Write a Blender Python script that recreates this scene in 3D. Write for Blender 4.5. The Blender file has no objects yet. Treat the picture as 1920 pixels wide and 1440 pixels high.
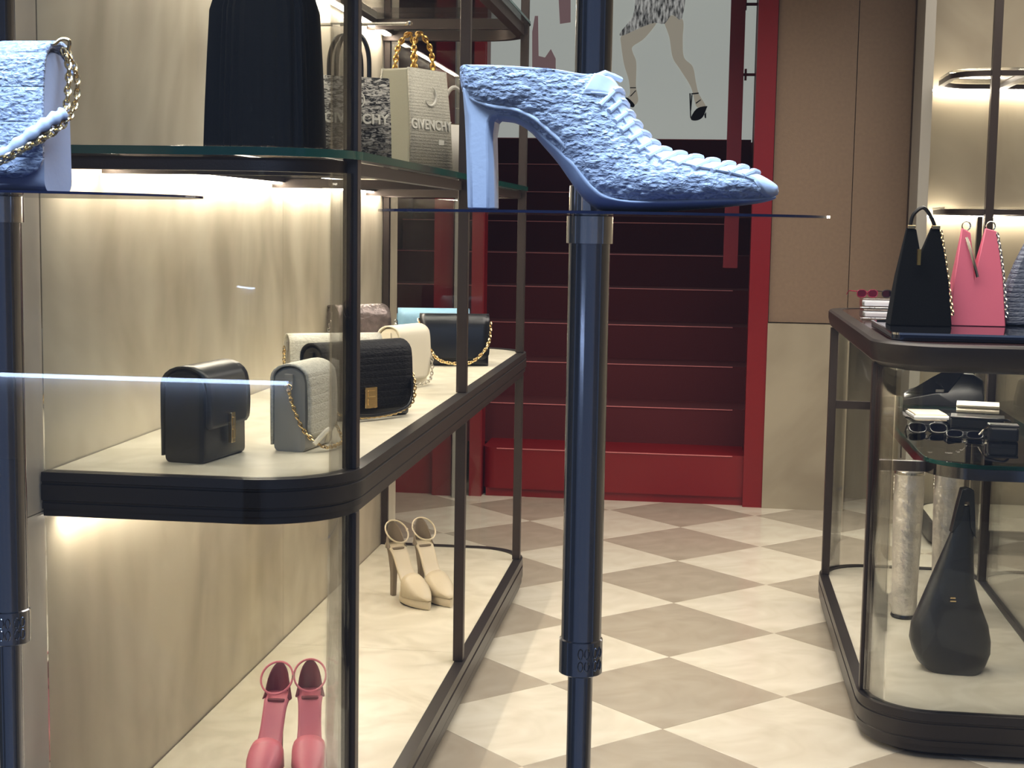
import bpy, bmesh, math, random
from math import sin, cos, pi, radians, sqrt
from mathutils import Vector, Matrix, noise
random.seed(7)
S = bpy.context.scene
COL = S.collection

# ------------------------------------------------------------------ camera
F, CX, CY = 2800.0, 960.0, 720.0
H = 1.5
_d = Vector((-0.016, 1.0, (CY-415)/F)).normalized()                  # world down seen by the camera (right, down, forward)
_y = Vector(((1326-CX)/F, (421-CY)/F, 1.0)); _y = (_y - _d*_y.dot(_d)).normalized()
_z = -_d
_x = _y.cross(_z)
M = Matrix((_x, _y, _z))                                              # camera coords -> world
def U(px, py, X=None, Y=None, Z=None):
    """world point on a plane of constant X, Y or Z that the camera sees at a pixel of the 1920x1440 frame"""
    r = M @ Vector(((px-CX)/F, (py-CY)/F, 1.0))
    if Y is not None: t = Y/r.y
    elif Z is not None: t = (Z-H)/r.z
    else: t = X/r.x
    return Vector((r.x*t, r.y*t, r.z*t+H))
cam_d = bpy.data.cameras.new('camera'); cam = bpy.data.objects.new('camera', cam_d); COL.objects.link(cam)
R3 = Matrix([[M[i][0], -M[i][1], -M[i][2]] for i in range(3)])
cam.matrix_world = Matrix.Translation((0, 0, H)) @ R3.to_4x4()
cam_d.sensor_width = 36; cam_d.lens = F/1920*36; cam_d.clip_start = 0.02
S.camera = cam
S.view_settings.view_transform = 'Standard'; S.view_settings.look = 'None'
S.view_settings.gamma = 1.0; S.view_settings.exposure = 0.33
S.view_settings.use_curve_mapping = False
S.cycles.transparent_max_bounces = 32; S.cycles.max_bounces = 10
S.cycles.caustics_reflective = False; S.cycles.caustics_refractive = False

# ------------------------------------------------------------------ world + large lights
W = bpy.data.worlds.new('world'); S.world = W; W.use_nodes = True
W.node_tree.nodes['Background'].inputs[0].default_value = (0.3, 0.39, 0.6, 1)
W.node_tree.nodes['Background'].inputs[1].default_value = 0.26
def area(name, loc, rot, sx, sy, e, col, spread=180):
    l = bpy.data.lights.new(name, 'AREA'); l.shape = 'RECTANGLE'; l.size = sx; l.size_y = sy
    l.energy = e; l.color = col; l.spread = radians(spread)
    o = bpy.data.objects.new(name, l); o.location = loc; o.rotation_euler = rot; COL.objects.link(o); return o
WARM = (1.0, 0.915, 0.79)
area('ceiling_light', (-0.1, 4.4, 3.12), (0, 0, 0), 2.4, 3.6, 92, WARM, 150)
area('ceiling_light', (1.6, 6.3, 3.12), (0, 0, 0), 1.6, 2.0, 50, WARM, 150)
area('ceiling_light', (-0.5, 7.4, 3.12), (0, 0, 0), 1.4, 0.5, 6, WARM, 120)
area('stair_light', (-0.6, 10.2, 3.12), (0, 0, 0), 1.8, 0.8, 2, WARM, 120)
area('window_light', (-0.25, 1.15, 2.75), (radians(-6), 0, 0), 1.5, 0.35, 10, (0.44, 0.64, 1.0), 90)
area('window_light', (-0.3, 0.66, 2.42), (radians(28), 0, 0), 1.7, 0.12, 14, (0.46, 0.66, 1.0), 130)

# ------------------------------------------------------------------ materials
MATS = {}
def lin(c): return tuple(((v/255+0.055)/1.055)**2.4 if v/255 > 0.04045 else v/255/12.92 for v in c)
class N:
    def __init__(s, name):
        s.m = bpy.data.materials.new(name); s.m.use_nodes = True
        s.t = s.m.node_tree; s.b = s.t.nodes['Principled BSDF']; s.o = s.t.nodes['Material Output']
    def n(s, typ, **k):
        x = s.t.nodes.new(typ)
        for a, v in k.items():
            if a.startswith('i_'):
                q = a[2:].replace('_', ' ')
                x.inputs[int(q) if q.isdigit() else q].default_value = v
            else: setattr(x, a, v)
        return x
    def l(s, a, b): s.t.links.new(a, b)
    def set(s, **k):
        for a, v in k.items():
            s.b.inputs[a.replace('_', ' ')].default_value = v if not isinstance(v, tuple) or len(v) != 3 else (*v, 1)
def mat(name, rgb, rough=0.5, metal=0.0, bump=0, bscale=60, coat=0, vary=0, spec=0.5, bdist=0.002, alpha=None):
    if name in MATS: return MATS[name]
    a = N(name); c = lin(rgb)
    a.set(Base_Color=c, Roughness=rough, Metallic=metal, Coat_Weight=coat); a.b.inputs['Specular IOR Level'].default_value = spec
    tc = a.n('ShaderNodeTexCoord')
    nz = a.n('ShaderNodeTexNoise', i_Scale=bscale, i_Detail=3.0); a.l(tc.outputs['Object'], nz.inputs['Vector'])
    if bump:
        b = a.n('ShaderNodeBump', i_Strength=bump, i_Distance=bdist); a.l(nz.outputs['Fac'], b.inputs['Height']); a.l(b.outputs[0], a.b.inputs['Normal'])
    if vary:
        n2 = a.n('ShaderNodeTexNoise', i_Scale=bscale*0.4, i_Detail=4.0); a.l(tc.outputs['Object'], n2.inputs['Vector'])
        r = a.n('ShaderNodeValToRGB'); r.color_ramp.elements[0].position = 0.3; r.color_ramp.elements[1].position = 0.7
        r.color_ramp.elements[0].color = (*[v*(1-vary) for v in c], 1); r.color_ramp.elements[1].color = (*[min(1, v*(1+vary)) for v in c], 1)
        a.l(n2.outputs['Fac'], r.inputs[0]); a.l(r.outputs[0], a.b.inputs['Base Color'])
    MATS[name] = a.m; return a.m
def stone(name, c1, c2, scale=1.0, rough=0.35, bands=True):
    a = N(name); a.set(Roughness=rough)
    tc = a.n('ShaderNodeTexCoord'); mp = a.n('ShaderNodeMapping'); mp.inputs['Scale'].default_value = (1, 1, 0.75)
    a.l(tc.outputs['Object'], mp.inputs['Vector'])
    nz = a.n('ShaderNodeTexNoise', i_Scale=1.3*scale, i_Detail=5.0, i_Distortion=1.6); a.l(mp.outputs[0], nz.inputs['Vector'])
    r = a.n('ShaderNodeValToRGB'); r.color_ramp.elements[0].position = 0.34; r.color_ramp.elements[1].position = 0.62
    r.color_ramp.elements[0].color = (*lin(c1), 1); r.color_ramp.elements[1].color = (*lin(c2), 1)
    if bands:
        w = a.n('ShaderNodeTexWave', i_Scale=1.6*scale, i_Distortion=11.0, i_Detail=2.0); w.bands_direction = 'Y'; w.inputs['Detail Roughness'].default_value = 0.6
        w.inputs['Detail Scale'].default_value = 0.8
        a.l(mp.outputs[0], w.inputs['Vector'])
        mx = a.n('ShaderNodeMix'); mx.inputs[0].default_value = 0.06; a.l(nz.outputs['Fac'], mx.inputs[2]); a.l(w.outputs['Fac'], mx.inputs[3])
        a.l(mx.outputs[0], r.inputs[0])
    else: a.l(nz.outputs['Fac'], r.inputs[0])
    a.l(r.outputs[0], a.b.inputs['Base Color']); MATS[name] = a.m; return a.m
def glass(name, tint=(1, 1, 1), refl=0.7, rough=0.0):
    a = N(name); t = a.t; t.nodes.remove(a.b)
    tr = a.n('ShaderNodeBsdfTransparent'); tr.inputs[0].default_value = (*tint, 1)
    gl = a.n('ShaderNodeBsdfGlossy'); gl.inputs['Roughness'].default_value = rough
    fr = a.n('ShaderNodeFresnel', i_IOR=1.45); mu = a.n('ShaderNodeMath', operation='MULTIPLY'); mu.inputs[1].default_value = refl
    mx = a.n('ShaderNodeMixShader'); a.l(fr.outputs[0], mu.inputs[0]); a.l(mu.outputs[0], mx.inputs[0]); a.l(tr.outputs[0], mx.inputs[1]); a.l(gl.outputs[0], mx.inputs[2])
    a.l(mx.outputs[0], a.o.inputs[0]); MATS[name] = a.m; return a.m
def emit(name, col, s):
    a = N(name); a.set(Base_Color=col, Emission_Color=col); a.b.inputs['Emission Strength'].default_value = s; MATS[name] = a.m; return a.m
def tweed(name, c1, c2, scale=90, bump=1.0, lines=0, dist=0.004, rough=0.8, stretch=2.2):
    """boucle: voronoi lumps, two yarn colours; lines > 0 adds stitched quilting rows"""
    a = N(name); a.set(Roughness=rough)
    tc = a.n('ShaderNodeTexCoord'); mp = a.n('ShaderNodeMapping'); mp.inputs['Scale'].default_value = (1, 1, stretch)
    a.l(tc.outputs['Object'], mp.inputs[0])
    nz = a.n('ShaderNodeTexNoise', i_Scale=scale, i_Detail=5.0, i_Distortion=1.2); a.l(mp.outputs[0], nz.inputs['Vector'])
    vo = a.n('ShaderNodeTexVoronoi', i_Scale=scale*1.1); vo.feature = 'SMOOTH_F1'; a.l(mp.outputs[0], vo.inputs['Vector'])
    r = a.n('ShaderNodeValToRGB'); r.color_ramp.elements[0].position = 0.42; r.color_ramp.elements[1].position = 0.58
    r.color_ramp.elements[0].color = (*lin(c1), 1); r.color_ramp.elements[1].color = (*lin(c2), 1)
    a.l(nz.outputs['Fac'], r.inputs[0]); a.l(r.outputs[0], a.b.inputs['Base Color'])
    sb = a.n('ShaderNodeMath', operation='SUBTRACT'); a.l(nz.outputs['Fac'], sb.inputs[0]); a.l(vo.outputs['Distance'], sb.inputs[1])
    h = sb.outputs[0]
    if lines:
        sp = a.n('ShaderNodeSeparateXYZ'); a.l(tc.outputs['Object'], sp.inputs[0])
        mu = a.n('ShaderNodeMath', operation='MULTIPLY'); mu.inputs[1].default_value = lines*2*pi; a.l(sp.outputs[2], mu.inputs[0])
        sn = a.n('ShaderNodeMath', operation='SINE'); a.l(mu.outputs[0], sn.inputs[0])
        gt = a.n('ShaderNodeMath', operation='POWER'); ab = a.n('ShaderNodeMath', operation='ABSOLUTE'); a.l(sn.outputs[0], ab.inputs[0]); a.l(ab.outputs[0], gt.inputs[0]); gt.inputs[1].default_value = 0.35
        ad = a.n('ShaderNodeMath', operation='ADD'); a.l(gt.outputs[0], ad.inputs[0]); a.l(h, ad.inputs[1]); h = ad.outputs[0]
    b = a.n('ShaderNodeBump', i_Strength=bump, i_Distance=dist); a.l(h, b.inputs['Height']); a.l(b.outputs[0], a.b.inputs['Normal'])
    MATS[name] = a.m; return a.m

m_stone = stone('onyx wall stone', (178, 167, 148), (212, 203, 185), 1.3)
m_slab = stone('display shelf stone', (190, 183, 163), (210, 204, 186), 4.0, 0.35, False)
m_tileL = stone('pale marble tile', (204, 195, 176), (218, 211, 194), 3.0, 0.16, False)
m_tileD = stone('taupe marble tile', (162, 151, 134), (174, 164, 147), 3.0, 0.16, False)
m_bronze = mat('dark bronze metal', (62, 54, 50), 0.38, 0.55, 0.15, 300)
m_bronzeS = mat('dark bronze shelf rim', (46, 42, 41), 0.35, 0.35)
m_chrome = mat('polished dark steel', (150, 152, 160), 0.13, 1.0)
m_chrome2 = mat('polished steel', (205, 205, 208), 0.1, 1.0)
m_red = mat('red lacquer', (118, 8, 14), 0.32, 0.0, 0.05, 40)
m_redst = mat('deep red stair carpet', (80, 6, 12), 0.8, 0.0, 0.3, 300)
m_nose = mat('pink metal nosing', (205, 120, 120), 0.35, 0.2)
m_brown = mat('brown leather wall', (124, 103, 84), 0.55, 0.0, 0.3, 150, vary=0.06)
m_wallst = stone('grey beige wall stone', (142, 131, 112), (158, 148, 128), 1.5, 0.4, False)
m_ceil = mat('ceiling paint', (190, 184, 172), 0.8)
m_led = emit('warm led strip', (1.0, 0.89, 0.72), 44)
m_spot = emit('warm spot lens', (1.0, 0.9, 0.76), 170)
m_gl = glass('clear case glass', (0.97, 0.98, 0.97), 0.75)
m_win = glass('window pane glass', (0.985, 0.99, 1.0), 0.8)
m_edge = mat('green glass edge', (22, 74, 68), 0.08, 0.0, spec=0.8)
m_plate = mat('thin dark glass plate', (40, 46, 74), 0.08, 0.3)
m_shoeb = tweed('white boucle', (196, 200, 212), (238, 240, 246), 190, 1.0, 0, 0.003, 0.75, 1.9)
m_white = mat('white leather', (226, 228, 234), 0.38, 0, 0.1, 300)
m_sole = mat('white rubber sole', (205, 210, 222), 0.45)
m_bagw = tweed('white boucle bag', (182, 188, 204), (240, 242, 248), 150, 0.9, 17, 0.004, 0.75, 2.0)
m_gusset = mat('pale lilac grey leather', (200, 198, 206), 0.5, 0, 0.1, 200)
m_gold = mat('pale gold', (222, 196, 146), 0.2, 1.0)
m_goldd = mat('aged gold', (196, 160, 92), 0.28, 1.0)
m_silver = mat('bright silver metal', (215, 212, 205), 0.18, 1.0)
m_black = mat('black smooth leather', (15, 17, 22), 0.3, 0, 0.08, 200)
m_blackf = tweed('black quilted cloth', (5, 6, 11), (11, 12, 19), 120, 0.5, 28, 0.003, 0.6); m_blackf.node_tree.nodes['Principled BSDF'].inputs['Specular IOR Level'].default_value = 0.22
m_blackm = mat('black matte fabric', (5, 8, 13), 0.9, 0, 0.3, 200, spec=0.15)
m_greyb = mat('grey leather', (148, 144, 136), 0.5, 0, 0.1, 200)
m_quilt = tweed('pale grey quilted leather', (172, 170, 158), (192, 189, 177), 120, 0.45, 24, 0.003, 0.5)
m_creamb = mat('cream leather', (228, 220, 200), 0.45, 0, 0.1, 200)
m_bluep = mat('light blue padded leather', (128, 170, 196), 0.45, 0, 0.5, 26, bdist=0.006)
m_pewter = mat('pewter crackled leather', (132, 120, 118), 0.3, 0.6, 0.8, 60, vary=0.4, bdist=0.005)
m_tweedbw = tweed('black and white tweed', (10, 10, 14), (150, 148, 142), 62, 1.0, 0, 0.006, 0.9, 2.5)
m_canvas = tweed('grey ribbed canvas', (150, 147, 134), (168, 165, 152), 160, 0.5, 55, 0.003, 0.8)
m_canside = mat('grey canvas side', (142, 140, 124), 0.7, 0, 0.2, 200)
m_letter = mat('raised grey lettering', (196, 194, 184), 0.6)
m_pink = mat('rose pink leather', (206, 112, 128), 0.42, 0, 0.1, 200)
m_pinkd = mat('dusky rose lining', (128, 66, 78), 0.55)
m_pinkb = mat('pink bag leather', (222, 112, 138), 0.4, 0, 0.1, 200)
m_beige = mat('beige satin', (196, 184, 158), 0.42, 0, 0.1, 200)
m_beiged = mat('beige lining', (128, 116, 100), 0.6)
m_boot = mat('crinkled silver leather', (212, 208, 202), 0.32, 0.6, 1.0, 34, vary=0.2, bdist=0.008)
m_tote = mat('black soft leather', (17, 21, 26), 0.42, 0, 0.3, 18, bdist=0.01)
m_croc = tweed('blue grey crocodile leather', (86, 96, 118), (112, 122, 142), 60, 0.8, 34, 0.004, 0.35, 3.0)
m_card = mat('cream paper', (226, 212, 186), 0.6)
m_lens = mat('dark lens', (16, 18, 30), 0.05)
m_acry = glass('clear acrylic', (0.92, 0.93, 0.95), 1.0)
m_tray = mat('mirror tray', (70, 76, 92), 0.06, 0.9)
m_poster = emit('lit poster paper', (0.47, 0.50, 0.455), 0.5)
m_pskin = emit('poster print skin tone', (0.33, 0.30, 0.235), 0.55)
m_pblack = mat('poster print black', (16, 24, 32), 0.5)
m_pbrown = emit('poster print mauve', (0.16, 0.10, 0.10), 0.6)
m_psilver = mat('poster print silver sequins', (150, 150, 143), 0.35, 0.2, 1.0, 50, vary=0.55, bdist=0.01)

_t = m_psilver.node_tree; _b = _t.nodes['Principled BSDF']; _l = _b.inputs['Base Color'].links[0].from_node       # backlit print
_n = _l.inputs[0].links[0].from_node; _n.inputs['Scale'].default_value = 26; _n.inputs['Detail'].default_value = 6
_l.color_ramp.elements[0].color = (0.03, 0.03, 0.028, 1); _l.color_ramp.elements[1].color = (0.5, 0.5, 0.47, 1); _l.color_ramp.elements[0].position = 0.36; _l.color_ramp.elements[1].position = 0.66
_m = _t.nodes.new('ShaderNodeMapping'); _m.inputs['Scale'].default_value = (2.2, 1, 0.7); _m.inputs['Rotation'].default_value = (0, 0.25, 0)
_c = _n.inputs['Vector'].links[0].from_socket; _t.links.new(_c, _m.inputs[0]); _t.links.new(_m.outputs[0], _n.inputs['Vector'])
_t.links.new(_l.outputs[0], _b.inputs['Emission Color']); _b.inputs['Emission Strength'].default_value = 0.5

# ------------------------------------------------------------------ helpers
def tag(o, label=None, cat=None, group=None, kind=None):
    if label: o['label'] = label
    if cat: o['category'] = cat
    if group: o['group'] = group
    if kind: o['kind'] = kind
    return o
def thing(name, loc, rz, label, cat, group=None):
    o = bpy.data.objects.new(name, None); COL.objects.link(o); o.empty_display_size = 0.05
    o.location = loc; o.rotation_euler = (0, 0, rz)
    return tag(o, label, cat, group)
def finish(name, me, m, parent=None, smooth=True, ang=35, bevel=0, solid=0, world=False, kind=None, loc=None, sub=0):
    o = bpy.data.objects.new(name, me); COL.objects.link(o)
    if m: me.materials.append(m)
    if smooth:
        me.polygons.foreach_set('use_smooth', [True]*len(me.polygons)); me.set_sharp_from_angle(angle=radians(ang))
    if parent:
        o.parent = parent
        if world: o.location = -Vector(parent.location)
    if loc is not None: o.location = loc
    if solid:
        s = o.modifiers.new('solid', 'SOLIDIFY'); s.thickness = solid; s.offset = 0
    if sub:
        s = o.modifiers.new('sub', 'SUBSURF'); s.levels = sub; s.render_levels = sub
    if bevel:
        b = o.modifiers.new('bevel', 'BEVEL'); b.width = bevel; b.segments = 2; b.limit_method = 'ANGLE'; b.angle_limit = radians(40)
    if kind: o['kind'] = kind
    return o
class MB:
    def __init__(s): s.v = []; s.f = []
    def add(s, vs, fs):
        n = len(s.v); s.v += [tuple(v) for v in vs]; s.f += [tuple(i+n for i in f) for f in fs]; return s
    def box(s, x0, x1, y0, y1, z0, z1):
        return s.add([(x0,y0,z0),(x1,y0,z0),(x1,y1,z0),(x0,y1,z0),(x0,y0,z1),(x1,y0,z1),(x1,y1,z1),(x0,y1,z1)],
                     [(3,2,1,0),(4,5,6,7),(0,1,5,4),(1,2,6,5),(2,3,7,6),(3,0,4,7)])
    def obox(s, c, ax, ay, az):
        c, ax, ay, az = map(Vector, (c, ax, ay, az)); vs = []
        for k in (-1, 1):
            for i, j in ((-1,-1),(1,-1),(1,1),(-1,1)): vs.append(c+ax*i+ay*j+az*k)
        return s.add(vs, [(3,2,1,0),(4,5,6,7),(0,1,5,4),(1,2,6,5),(2,3,7,6),(3,0,4,7)])
    def loft(s, rings, closed=True, caps=True):
        n = len(rings[0]); vs = [p for r in rings for p in r]; fs = []
        for i in range(len(rings)-1):
            for j in range(n if closed else n-1):
                k = (j+1) % n
                fs.append((i*n+j, i*n+k, (i+1)*n+k, (i+1)*n+j))
        if caps and closed:
            fs.append(tuple(reversed(range(n)))); fs.append(tuple(range((len(rings)-1)*n, len(rings)*n)))
        return s.add(vs, fs)
    def tube(s, pts, r, n=8, closed=False):
        pts = [Vector(p) for p in pts]; rings = []; up = None
        for i, p in enumerate(pts):
            if closed: t = pts[(i+1) % len(pts)]-pts[i-1]
            else: t = pts[min(i+1, len(pts)-1)]-pts[max(i-1, 0)]
            t.normalize()
            if up is None:
                up = Vector((0,0,1)) if abs(t.z) < 0.9 else Vector((0,1,0))
            up = (up-t*up.dot(t)); up.normalize(); sd = t.cross(up)
            rr = r[i] if isinstance(r, (list, tuple)) else r
            rings.append([p+(up*cos(2*pi*k/n)+sd*sin(2*pi*k/n))*rr for k in range(n)])
        if closed: rings.append(rings[0])
        return s.loft(rings, True, not closed)
    def lathe(s, prof, c=(0,0,0), n=32, sx=1, sy=1):
        return s.loft([[(c[0]+r*sx*cos(2*pi*k/n), c[1]+r*sy*sin(2*pi*k/n), c[2]+z) for k in range(n)] for r, z in prof])
    def prism(s, poly, fn0, fn1):
        """poly of 2D points -> two 3D copies joined"""
        return s.loft([[fn0(p) for p in poly], [fn1(p) for p in poly]])
    def link(s, c, t, sd, a, b, r, n=10, m=5):
        """one oval chain link: centre, long axis, side axis"""
        c, t, sd = Vector(c), Vector(t), Vector(sd); nm = t.cross(sd); rings = []
        for i in range(n):
            an = 2*pi*i/n; dirn = (t*cos(an)+sd*sin(an)); p = c+t*(a*cos(an))+sd*(b*sin(an))
            rings.append([p+(dirn*cos(2*pi*k/m)+nm*sin(2*pi*k/m))*r for k in range(m)])
        rings.append(rings[0]); return s.loft(rings, True, False)
    def mesh(s, name):
        me = bpy.data.meshes.new(name); me.from_pydata(s.v, [], s.f); me.update()
        bm = bmesh.new(); bm.from_mesh(me); bmesh.ops.remove_doubles(bm, verts=bm.verts, dist=1e-6)
        bmesh.ops.recalc_face_normals(bm, faces=bm.faces); bm.to_mesh(me); bm.free(); return me
    def build(s, name, m, parent=None, **k): return finish(name, s.mesh(name), m, parent, **k)
def box(name, m, parent, x0, x1, y0, y1, z0, z1, bevel=0.0, **k):
    return MB().box(x0, x1, y0, y1, z0, z1).build(name, m, parent, smooth=False, bevel=bevel, **k)
def smoothpath(pts, per=8, closed=False):
    pts = [Vector(p) for p in pts]; out = []; n = len(pts)
    for i in range(n if closed else n-1):
        if closed: a, b, c, d = pts[i-1], pts[i], pts[(i+1) % n], pts[(i+2) % n]
        else: a, b, c, d = pts[max(i-1,0)], pts[i], pts[i+1], pts[min(i+2,n-1)]
        for k in range(per):
            t = k/per
            out.append(0.5*((2*b)+(c-a)*t+(2*a-5*b+4*c-d)*t*t+(3*b-a-3*c+d)*t**3))
    if not closed: out.append(pts[-1])
    return out
def resample(pts, step):
    out = [pts[0].copy()]; acc = 0
    for a, b in zip(pts, pts[1:]):
        L = (b-a).length; d = step-acc
        while d <= L:
            out.append(a.lerp(b, d/L)); d += step
        acc = (acc+L) % step
    return out
def chain(name, pts, parent, m, pitch=0.009, r=0.0011, single=False, w=0.42):
    P = resample(smoothpath(pts, 10), pitch)
    root = None; mb = MB()
    for i in range(len(P)-1):
        t = (P[i+1]-P[i]).normalized(); c = (P[i]+P[i+1])/2
        s0 = t.cross(Vector((0,1,0.13))); s0.normalize(); s1 = t.cross(s0)
        sd = (s0+s1).normalized() if i % 2 else (s0-s1).normalized()
        if single:
            if root is None:
                root = bpy.data.objects.new(name, None); COL.objects.link(root); root.parent = parent
            MB().link((0,0,0), t, sd, pitch*0.72, pitch*w, r).build('chain_link', m, root, loc=c)
        else: mb.link(c, t, sd, pitch*0.72, pitch*w, r, 8, 4)
    if not single: return mb.build(name, m, parent, kind='stuff')
    return root
def text_mesh(s, size, extr=0.002, sx=1.0):
    cu = bpy.data.curves.new('lettering', 'FONT'); cu.body = s; cu.size = size; cu.extrude = extr; cu.align_x = 'CENTER'; cu.align_y = 'CENTER'; cu.offset = size*0.02
    o = bpy.data.objects.new('lettering', cu); COL.objects.link(o)
    dg = bpy.context.evaluated_depsgraph_get(); me = bpy.data.meshes.new_from_object(o.evaluated_get(dg))
    bpy.data.objects.remove(o); bpy.data.curves.remove(cu); return me
def text_on(s, size, parent, m, loc, rot, name='lettering', scale=(1,1,1), extr=0.0012):
    me = text_mesh(s, size, extr); o = finish(name, me, m, parent, smooth=False); o.location = loc; o.rotation_euler = rot; o.scale = scale; return o

# ------------------------------------------------------------------ the room
def struct(o): o['kind'] = 'structure'; return o
floor = struct(box('floor', m_wallst, None, -3.0, 3.2, 0.0, 11.5, -0.12, -0.012))
p1 = U(1255, 1232, Z=0); p2 = U(1256, 1051, Z=0); D = (p2-p1).length/2
c0 = (p1+U(1263, 1130, Z=0))/2; cx0, cy0 = c0.x-0.0, c0.y
def tilemesh(n):
    h = D/2-0.0008; mb = MB(); b = 0.0012
    mb.add([(h,0,-0.01),(0,h,-0.01),(-h,0,-0.01),(0,-h,-0.01),(h,0,-b),(0,h,-b),(-h,0,-b),(0,-h,-b),(h-b,0,0),(0,h-b,0),(-h+b,0,0),(0,-h+b,0)],
           [(0,1,5,4),(1,2,6,5),(2,3,7,6),(3,0,4,7),(4,5,9,8),(5,6,10,9),(6,7,11,10),(7,4,8,11),(8,9,10,11),(3,2,1,0)])
    me = mb.mesh(n); return me
tl, td = tilemesh('pale_tile'), tilemesh('taupe_tile'); tl.materials.append(m_tileL); td.materials.append(m_tileD)
cand = []
for a in range(-10, 11):
    for b in range(-18, 24):
        if (a+b) % 2: continue
        x, y = cx0+a*D/2, cy0+b*D/2
        if -2.6 < x < 2.9 and 1.7 < y < 8.8: cand.append((y, x, a))
for y, x, a in sorted(cand):
    o = bpy.data.objects.new('tile', tl if a % 2 else td); COL.objects.link(o); o.parent = floor; o.location = (x, y, 0)
struct(box('ceiling', m_ceil, None, -3.0, 3.2, 0.4, 11.5, 3.2, 3.3))
struct(box('wall_left', m_ceil, None, -3.1, -3.0, 0.4, 11.5, 0, 3.3))
struct(box('wall_right', m_wallst, None, 3.2, 3.3, 0.4, 11.5, 0, 3.3))
wb = struct(box('wall_back', m_red, None, -3.0, 3.2, 11.4, 11.5, 0, 3.3))
# shop window pane in front of the display
win = struct(box('window_1', m_win, None, -1.7, 1.7, 0.60, 0.606, 0.3, 3.2))
struct(box('trim_1', m_bronze, None, -1.7, 1.7, 0.57, 0.64, 0.0, 0.3))

m_tube = emit('added cool tube', (0.55, 0.72, 1.0), 24)
YT_ = -2.0; zl = H-0.1125*(1.2-YT_)                              # guessed fixture, added out of view to give the line mirrored in the pane
lt = thing('reflection_trough', (-1.4, YT_, 0.0), 0, 'white trough with cool tube, added unseen outside to mirror a line in the window', 'light helper')
MB().box(-2.4, -0.90, YT_-0.06, YT_, zl-0.2, zl).build('trough', mat('white lacquer', (225, 228, 235), .5), lt, world=True, smooth=False, bevel=.004)
MB().tube([(-2.4, YT_+.014, zl-0.004), (-0.91, YT_+.014, zl-0.004)], 0.0045, 10).build('tube', m_tube, lt, world=True)
for x in (-2.3, -1.0): MB().box(x-.02, x+.02, YT_-.05, YT_-.01, 0, zl-0.2).build('leg', m_chrome2, lt, world=True, smooth=False)

# staircase
xr = U(1392, 930, Y=8.0).x
pr_ = U(1428, 930, Y=8.0).x
zs = [0.27+0.206*i for i in range(10)]; ys = [8.0+0.36*i for i in range(10)]
st = thing('staircase', (-0.6, 8.0, 0), 0, 'red staircase with pale nosing lines rising at the back of the shop', 'staircase')
for i in range(10):
    xl = U(903, 935, Y=8).x if i == 0 else -2.08
    if i == 0:
        mb = MB(); r = 0.07; poly = [(xr, 8.0)]+[(xl+r-r*sin(t), 8.0+r-r*cos(t)) for t in [k*pi/12 for k in range(7)]]+[(xl, 8.36), (xr, 8.36)]
        mb.prism(poly, lambda p: (p[0], p[1], 0.045), lambda p: (p[0], p[1], zs[0]))
        o = mb.build('step', m_red, st, world=True)
        box('kick_plate', m_red, st, xl+.02, xr, 8.015, 8.3, 0, 0.045, world=True)
    else:
        o = box('step', m_redst, st, -2.08, pr_-0.03, ys[i], min(ys[i]+0.38, 11.3), zs[i]-0.23, zs[i], world=True)
    MB().tube([((xl+0.08 if i == 0 else xl), ys[i]-0.002, zs[i]-0.004), (xr-0.06, ys[i]-0.002, zs[i]-0.004)], 0.0032, 6).build('nosing', m_nose, st, world=True)
# red portal
pr = U(1428, 930, Y=8.0).x
t2 = struct(box('trim_2', m_red, None, xr, pr, 7.97, 8.14, 0, 3.2)); t2['label'] = 'red lacquered pilaster right of the staircase'
struct(box('trim_3', m_red, None, U(880, 930, Y=8).x, U(903, 930, Y=8).x, 7.98, 8.1, 0, 3.2))
struct(box('trim_6', m_red, None, U(812, 930, Y=8).x, U(847, 930, Y=8).x, 7.96, 7.995, 0, 3.2))
struct(box('trim_4', m_greyb, None, U(850, 930, Y=7.95).x, U(868, 930, Y=7.95).x, 7.9, 7.97, 0, 3.2))
struct(box('trim_5', m_red, None, -3.0, U(849, 930, Y=8.02).x, 8.0, 8.1, 0, 0.6))
struct(box('wall_1', m_redst, None, pr-0.02, pr+0.03, 8.14, 11.4, 0, 3.2))
struct(box('wall_2', m_redst, None, -2.2, -2.1, 8.3, 11.4, 0, 3.2))
# hanging red post with rungs
hp = thing('stair_post', U(1374, 400, Y=8.5), 0, 'slim red vertical post hanging before the lit poster', 'post')
a0, a1 = U(1357, 450, Y=8.5).x, U(1384, 450, Y=8.5).x
zb = U(1370, 502, Y=8.5).z
box('post', m_red, hp, a0, a1, 8.46, 8.54, zb, 3.2, world=True)
for yy in (8, 140):
    z = U(1400, yy, Y=8.5).z; x2 = U(1418, yy, Y=8.5).x
    box('rung', m_redst, hp, a1, x2+0.05, 8.49, 8.51, z-0.007, z+0.007, world=True)
    xm = U(1398, yy, Y=8.5).x; box('rung_pin', m_redst, hp, xm-0.006, xm+0.006, 8.48, 8.52, z-0.03, z+0.03, world=True)

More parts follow.
